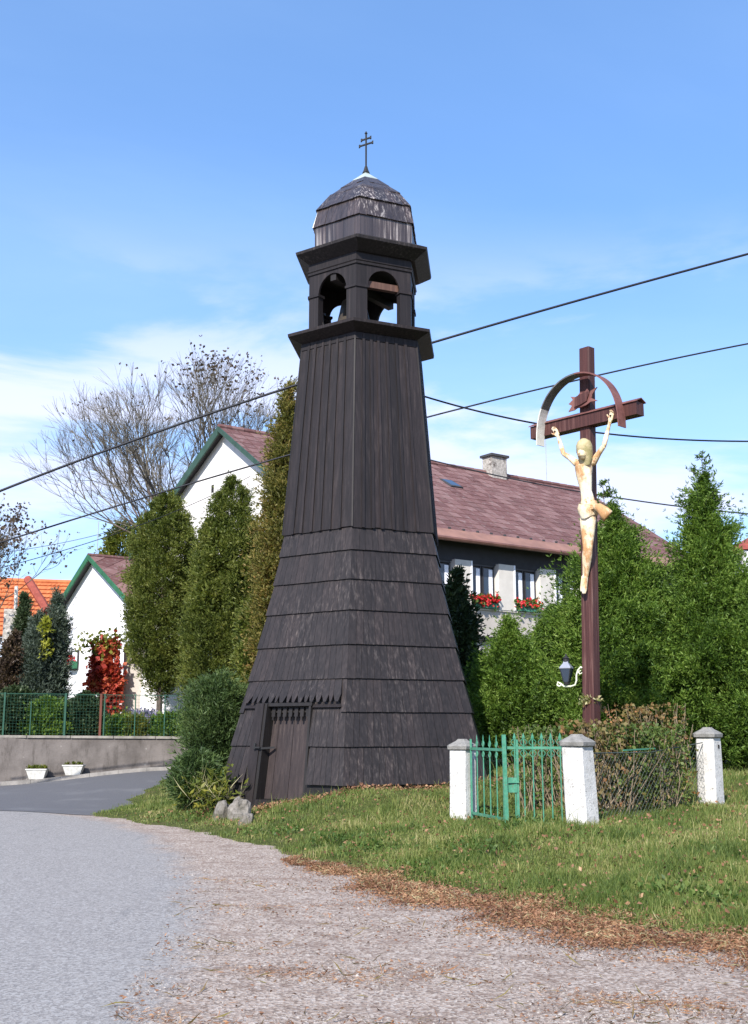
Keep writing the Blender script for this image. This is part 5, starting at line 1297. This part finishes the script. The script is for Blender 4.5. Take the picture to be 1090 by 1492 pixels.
cone_tree('pale yellow-green tree showing between the cottage roof and the cypress', 180, 762, 1000, 58, [(0, 26), (.5, 34), (.8, 26), (1, 6)], M['greenyel'], name='willow_tree', nclump=230, per=30, rr=.4, size=.2, thr=.2)
# red roofed neighbour at the far right
nh = thing('red_roof_house', (P(1110, 900, 44).x, 44, 1.3), 'small neighbouring house with a dark red roof at the right edge', 'house')
a_, b_ = P(1072, 800, 42), P(1180, 800, 44)
m_ = MB(); m_.hexa([Vector((a_.x+.4, 42.3, 1)), Vector((b_.x, 44, 1)), Vector((b_.x, 50, 1)), Vector((a_.x+.4, 50, 1)), Vector((a_.x+.4, 42.3, a_.z)), Vector((b_.x, 44, a_.z)), Vector((b_.x, 50, a_.z)), Vector((a_.x+.4, 50, a_.z))]); m_.build('wall', M['cottage'], nh)
r_ = P(1130, 760, 46); m_ = MB(); m_.prism([a_+up*.0, Vector((a_.x, 50, a_.z)), Vector((r_.x, 46, r_.z))], [b_, Vector((b_.x, 50, a_.z)), Vector((b_.x, 46, r_.z))]); m_.build('roof', M['redridge'], nh)

# ------------------------------------------------------------------ overhead cables
def cable(label, pts, Y0, Y1, r=.018, mat='cable'):
    """pts: survey points (u,v); depth runs from Y0 to Y1; smoothed by Catmull-Rom"""
    us = [p[0] for p in pts]; vs = [p[1] for p in pts]
    co_ = np.polyfit(us, vs, min(3, len(pts)-1)); uu = np.linspace(us[0], us[-1], 40)
    q = [P(float(u), float(np.polyval(co_, u)), lerp(Y0, Y1, (u-us[0])/(us[-1]-us[0]))) for u in uu]
    m_ = MB(); m_.tube(q, r, 6); o = m_.build('power_line', M[mat], None, label=label, cat='power line', group='overhead power lines', smooth=True); return o
cable('thick upper cable crossing behind the tower below its lantern', [(-260, 822), (0, 724), (200, 645), (435, 547), (632, 494), (860, 440), (1090, 375), (1300, 310)], 27.2, 27.6, .031)
cable('long cable from the cottage roof up past the cross top', [(-200, 852), (0, 794), (200, 738), (290, 703), (398, 659), (620, 600), (860, 555), (1090, 507), (1300, 460)], 28.5, 28.0, .022)
cable('sagging cable passing just under the crossbeam of the cross', [(592, 570), (620, 578), (700, 598), (800, 621), (900, 635), (1000, 641), (1090, 642), (1300, 636)], 23.9, 27, .020)
cable('low sagging cable running over the brown ridge to the right', [(560, 652), (627, 671), (700, 687), (790, 705), (870, 722), (980, 737), (1090, 748), (1300, 762)], 32, 30, .020)
cable('thin cable ending at the white gable', [(-200, 878), (0, 827), (130, 792), (240, 750), (330, 712), (365, 694)], 32, 37.5, .013)
cable('faintest thin cable above the cottage roof', [(-200, 838), (0, 806), (100, 789), (190, 765)], 45, 48, .012)

# ------------------------------------------------------------------ grass, litter, pebbles
def blades(name, x, y, z, h, wd, mat, lean=.45, label=None):
    n = len(x); az = rng.uniform(0, 2*np.pi, n); la = rng.uniform(0, 2*np.pi, n); ll = rng.uniform(.1, 1, n)*lean*h
    sx, sy = np.cos(az)*wd/2, np.sin(az)*wd/2; lx, ly = np.cos(la)*ll, np.sin(la)*ll
    V = np.stack([np.stack([x-sx, y-sy, z-.01], 1), np.stack([x+sx, y+sy, z-.01], 1),
                  np.stack([x+sx*.7+lx*.4, y+sy*.7+ly*.4, z+h*.6], 1), np.stack([x-sx*.7+lx*.4, y-sy*.7+ly*.4, z+h*.6], 1),
                  np.stack([x+lx, y+ly, z+h], 1)], 1).reshape(-1, 3)
    b = np.arange(n)[:, None]*5
    Fq = np.concatenate([np.hstack([b, b+1, b+2]), np.hstack([b, b+2, b+3]), np.hstack([b+3, b+2, b+4])])
    return npmesh(name, V, Fq, mat, kind='stuff')
def sample(n, x0, x1, y0, y1, pw=1.6):
    u = rng.uniform(0, 1, n); y = (y0**(1-pw)+u*(y1**(1-pw)-y0**(1-pw)))**(1/(1-pw)); x = rng.uniform(0, 1, n)
    return x, y
n = 420000
u, y = sample(n, 0, 1, 8.2, 30, 1.7)
x = (rng.uniform(-.30, .40, n))*y*1.05
z, d = terrain(x, y)
patch = np.sin(x*1.9+.7)*np.sin(y*1.4+2)+.6*np.sin(x*4.7-y*3.1)+rng.normal(0, .5, n)
tower_in = (np.hypot(x-BX, y-BY) < 2.5)
wy = wallY(x)
ok = (d > -.03) & ~tower_in & (y < wy-.1) & (rng.uniform(0, 1, n) < np.clip(.35+d*.9, .2, 1)) & ~((y > 26) & (x > -3.5))
x, y, z, d, patch = x[ok], y[ok], z[ok], d[ok], patch[ok]
h = np.clip(.055+.028*patch, .025, .16)*rng.uniform(.7, 1.4, len(x))*np.clip(.5+d*.6, .5, 1)
h = np.where(rng.uniform(0, 1, len(x)) < .035, h*2.3, h)*(1+.45*np.sin(x*6.1+2)*np.sin(y*5.3))
blades('grass', x, y, z, h, .0035+.0007*y*.55, M['grass'], .9)
def scatter(name, n, fx, mat, size, asp, flat=True, lift=.01, k=1):
    x, y = fx(n); z, d = terrain(x, y); zz = np.maximum(z, roadz(x, y)+.004)+lift*rng.uniform(.3, 1.6, len(x))
    C_ = np.stack([x, y, zz], 1); Dd = unit(np.stack([rng.normal(0, 1, len(x)), rng.normal(0, 1, len(x)), rng.normal(.05, .25 if flat else .6, len(x))], 1))
    sprays(name, C_, Dd, size, mat, None, k, asp, .15, .5, kind='stuff')
# drift of leaves along the grass edge
EA = np.array([e for e in EDGE if 8 < e[1] < 16.5]+[(4.2, 7.7)]); EA = EA[np.argsort(-EA[:, 1])]
def along(n, lo, hi, t0=.0, bias=None):
    seg = np.linalg.norm(np.diff(EA, axis=0), axis=1); cum = np.concatenate([[0], np.cumsum(seg)]); s = cum[-1]*(t0+(1-t0)*rng.uniform(0, 1, n)**.85)
    x = np.interp(s, cum, EA[:, 0]); y = np.interp(s, cum, EA[:, 1]); f_ = s/cum[-1]
    off = rng.normal(0, 1, n); off = lo+(hi-lo)*(.5+off*.28)
    off *= .12+.78*np.clip(f_*2.0, 0, 1); off += .16*np.sin(s*2.3)+.11*np.sin(s*5.1)+.07*np.sin(s*11.7)
    return x-off*.80, y-off*.60
scatter('straw_litter', 5000, lambda n: along(n, -.2, .9), M['straw'], .07, .06, True, .02)
scatter('leaf_litter', 60000, lambda n: along(n, -.2, .98), M['litter'], .027, .4, True, .02)
scatter('leaf_litter', 5000, lambda n: along(n, -1.3, 1.8), M['litter'], .027, .4, True, .02)
def gravelarea(n, ymax=13.0, lim=.6):
    y = rng.uniform(0, 1, n)**1.5*(ymax-6)+6.2; x = rng.uniform(-.36, .36, n)*y; g_ = polydist(x, y, GRAV); dd = polydist(x, y, EDGE)
    cl_ = np.sin(x*2.1+y*3.3)+np.sin(y*4.1-x*1.2)+.7*np.sin(x*5.3+y*7.7)
    ok = (g_ > -.3) & (dd < .05) & (rng.uniform(0, 1, n) < np.clip(.25+.35*cl_, .05, 1)); return x[ok], y[ok]
scatter('dry_debris', 12000, gravelarea, M['litter'], .028, .35, True, .008)
def clumpy(n):
    x, y = gravelarea(n, 13.5); k = np.sin(x*1.3+y*4.2)+np.sin(y*6.3-x*.8+1)+.6*np.sin(x*3.7+y*9.1); ok = (k > .55) & (rng.uniform(0, 1, len(x)) < np.clip(k-.45, 0, 1)); return x[ok], y[ok]
scatter('dry_needles', 90000, clumpy, M['litter'], .05, .07, True, .006)
scatter('twig_debris', 2600, gravelarea, M['brownleaf'], .13, .06, True, .008)
def lawnarea(n):
    y = rng.uniform(9, 22, n); x = rng.uniform(-.28, .36, n)*y; z, d = terrain(x, y); ok = (d > .1) & (np.hypot(x-BX, y-BY) > 2.9); return x[ok], y[ok]
scatter('lawn_leaves', 5200, lawnarea, M['litter'], .045, .6, False, .05)
def nearbase(n):
    a = rng.uniform(-1.3, 1.2, n); r = 2.75+np.abs(rng.normal(0, .35, n)); return BX+np.sin(a)*r, BY-np.cos(a)*r
scatter('lawn_leaves', 1600, nearbase, M['litter'], .05, .6, False, .06)
# weeds with broad leaves
def weedpatch(pts):
    C_ = []
    for u, v, s, n_ in pts:
        q = None
        best = 1e9
        for yy in np.arange(9, 22, .1):
            zz = T((u-545)/F*yy, yy); pr = proj(Vector(((u-545)/F*yy, yy, zz)))
            if abs(pr[1]-v) < best: best = abs(pr[1]-v); q = ((u-545)/F*yy*1.0, yy, zz)
        C_.append(np.array(q)+np.stack([rng.normal(0, s, n_), rng.normal(0, s, n_), np.abs(rng.normal(0, .05, n_))], 1))
    C_ = np.concatenate(C_); sprays('weeds', C_, unit(rng.normal(0, .6, C_.shape)+np.array([0, -.2, .7])), .055, M['weed'], None, 2, .5, kind='stuff')
weedpatch([(705, 1192, .2, 330), (768, 1203, .2, 330), (742, 1212, .12, 120), (870, 1190, .12, 90), (960, 1168, .3, 260), (905, 1185, .25, 140), (960, 1300, .28, 240), (1030, 1315, .25, 160), (560, 1240, .3, 160), (510, 1225, .25, 130), (640, 1270, .3, 200), (700, 1235, .3, 120), (270, 1190, .3, 100), (1000, 1240, .5, 120), (410, 1215, .3, 120)])
# pebbles
x, y = gravelarea(60000, 15.0); n = len(x)
s = rng.uniform(.003, .009, n)*(1+(rng.uniform(0, 1, n) > .97)*1.3); z = roadz(x, y)+.004
oc = np.array([(1, 0, 0), (0, 1, 0), (-1, 0, 0), (0, -1, 0), (0, 0, .8)]); V = oc[None]*s[:, None, None]*rng.uniform(.6, 1.3, (n, 5, 1))+np.stack([x, y, z], 1)[:, None]
Fq = (np.arange(n)[:, None, None]*5+np.array([(0, 1, 4), (1, 2, 4), (2, 3, 4), (3, 0, 4)])[None]).reshape(-1, 3)
npmesh('pebbles', V.reshape(-1, 3), Fq, M['stonebit'], kind='stuff')
print('shingles', nshing, 'tiles', cnt, 'tris', sum(len(o.data.polygons) for o in SC.objects if o.type == 'MESH'))
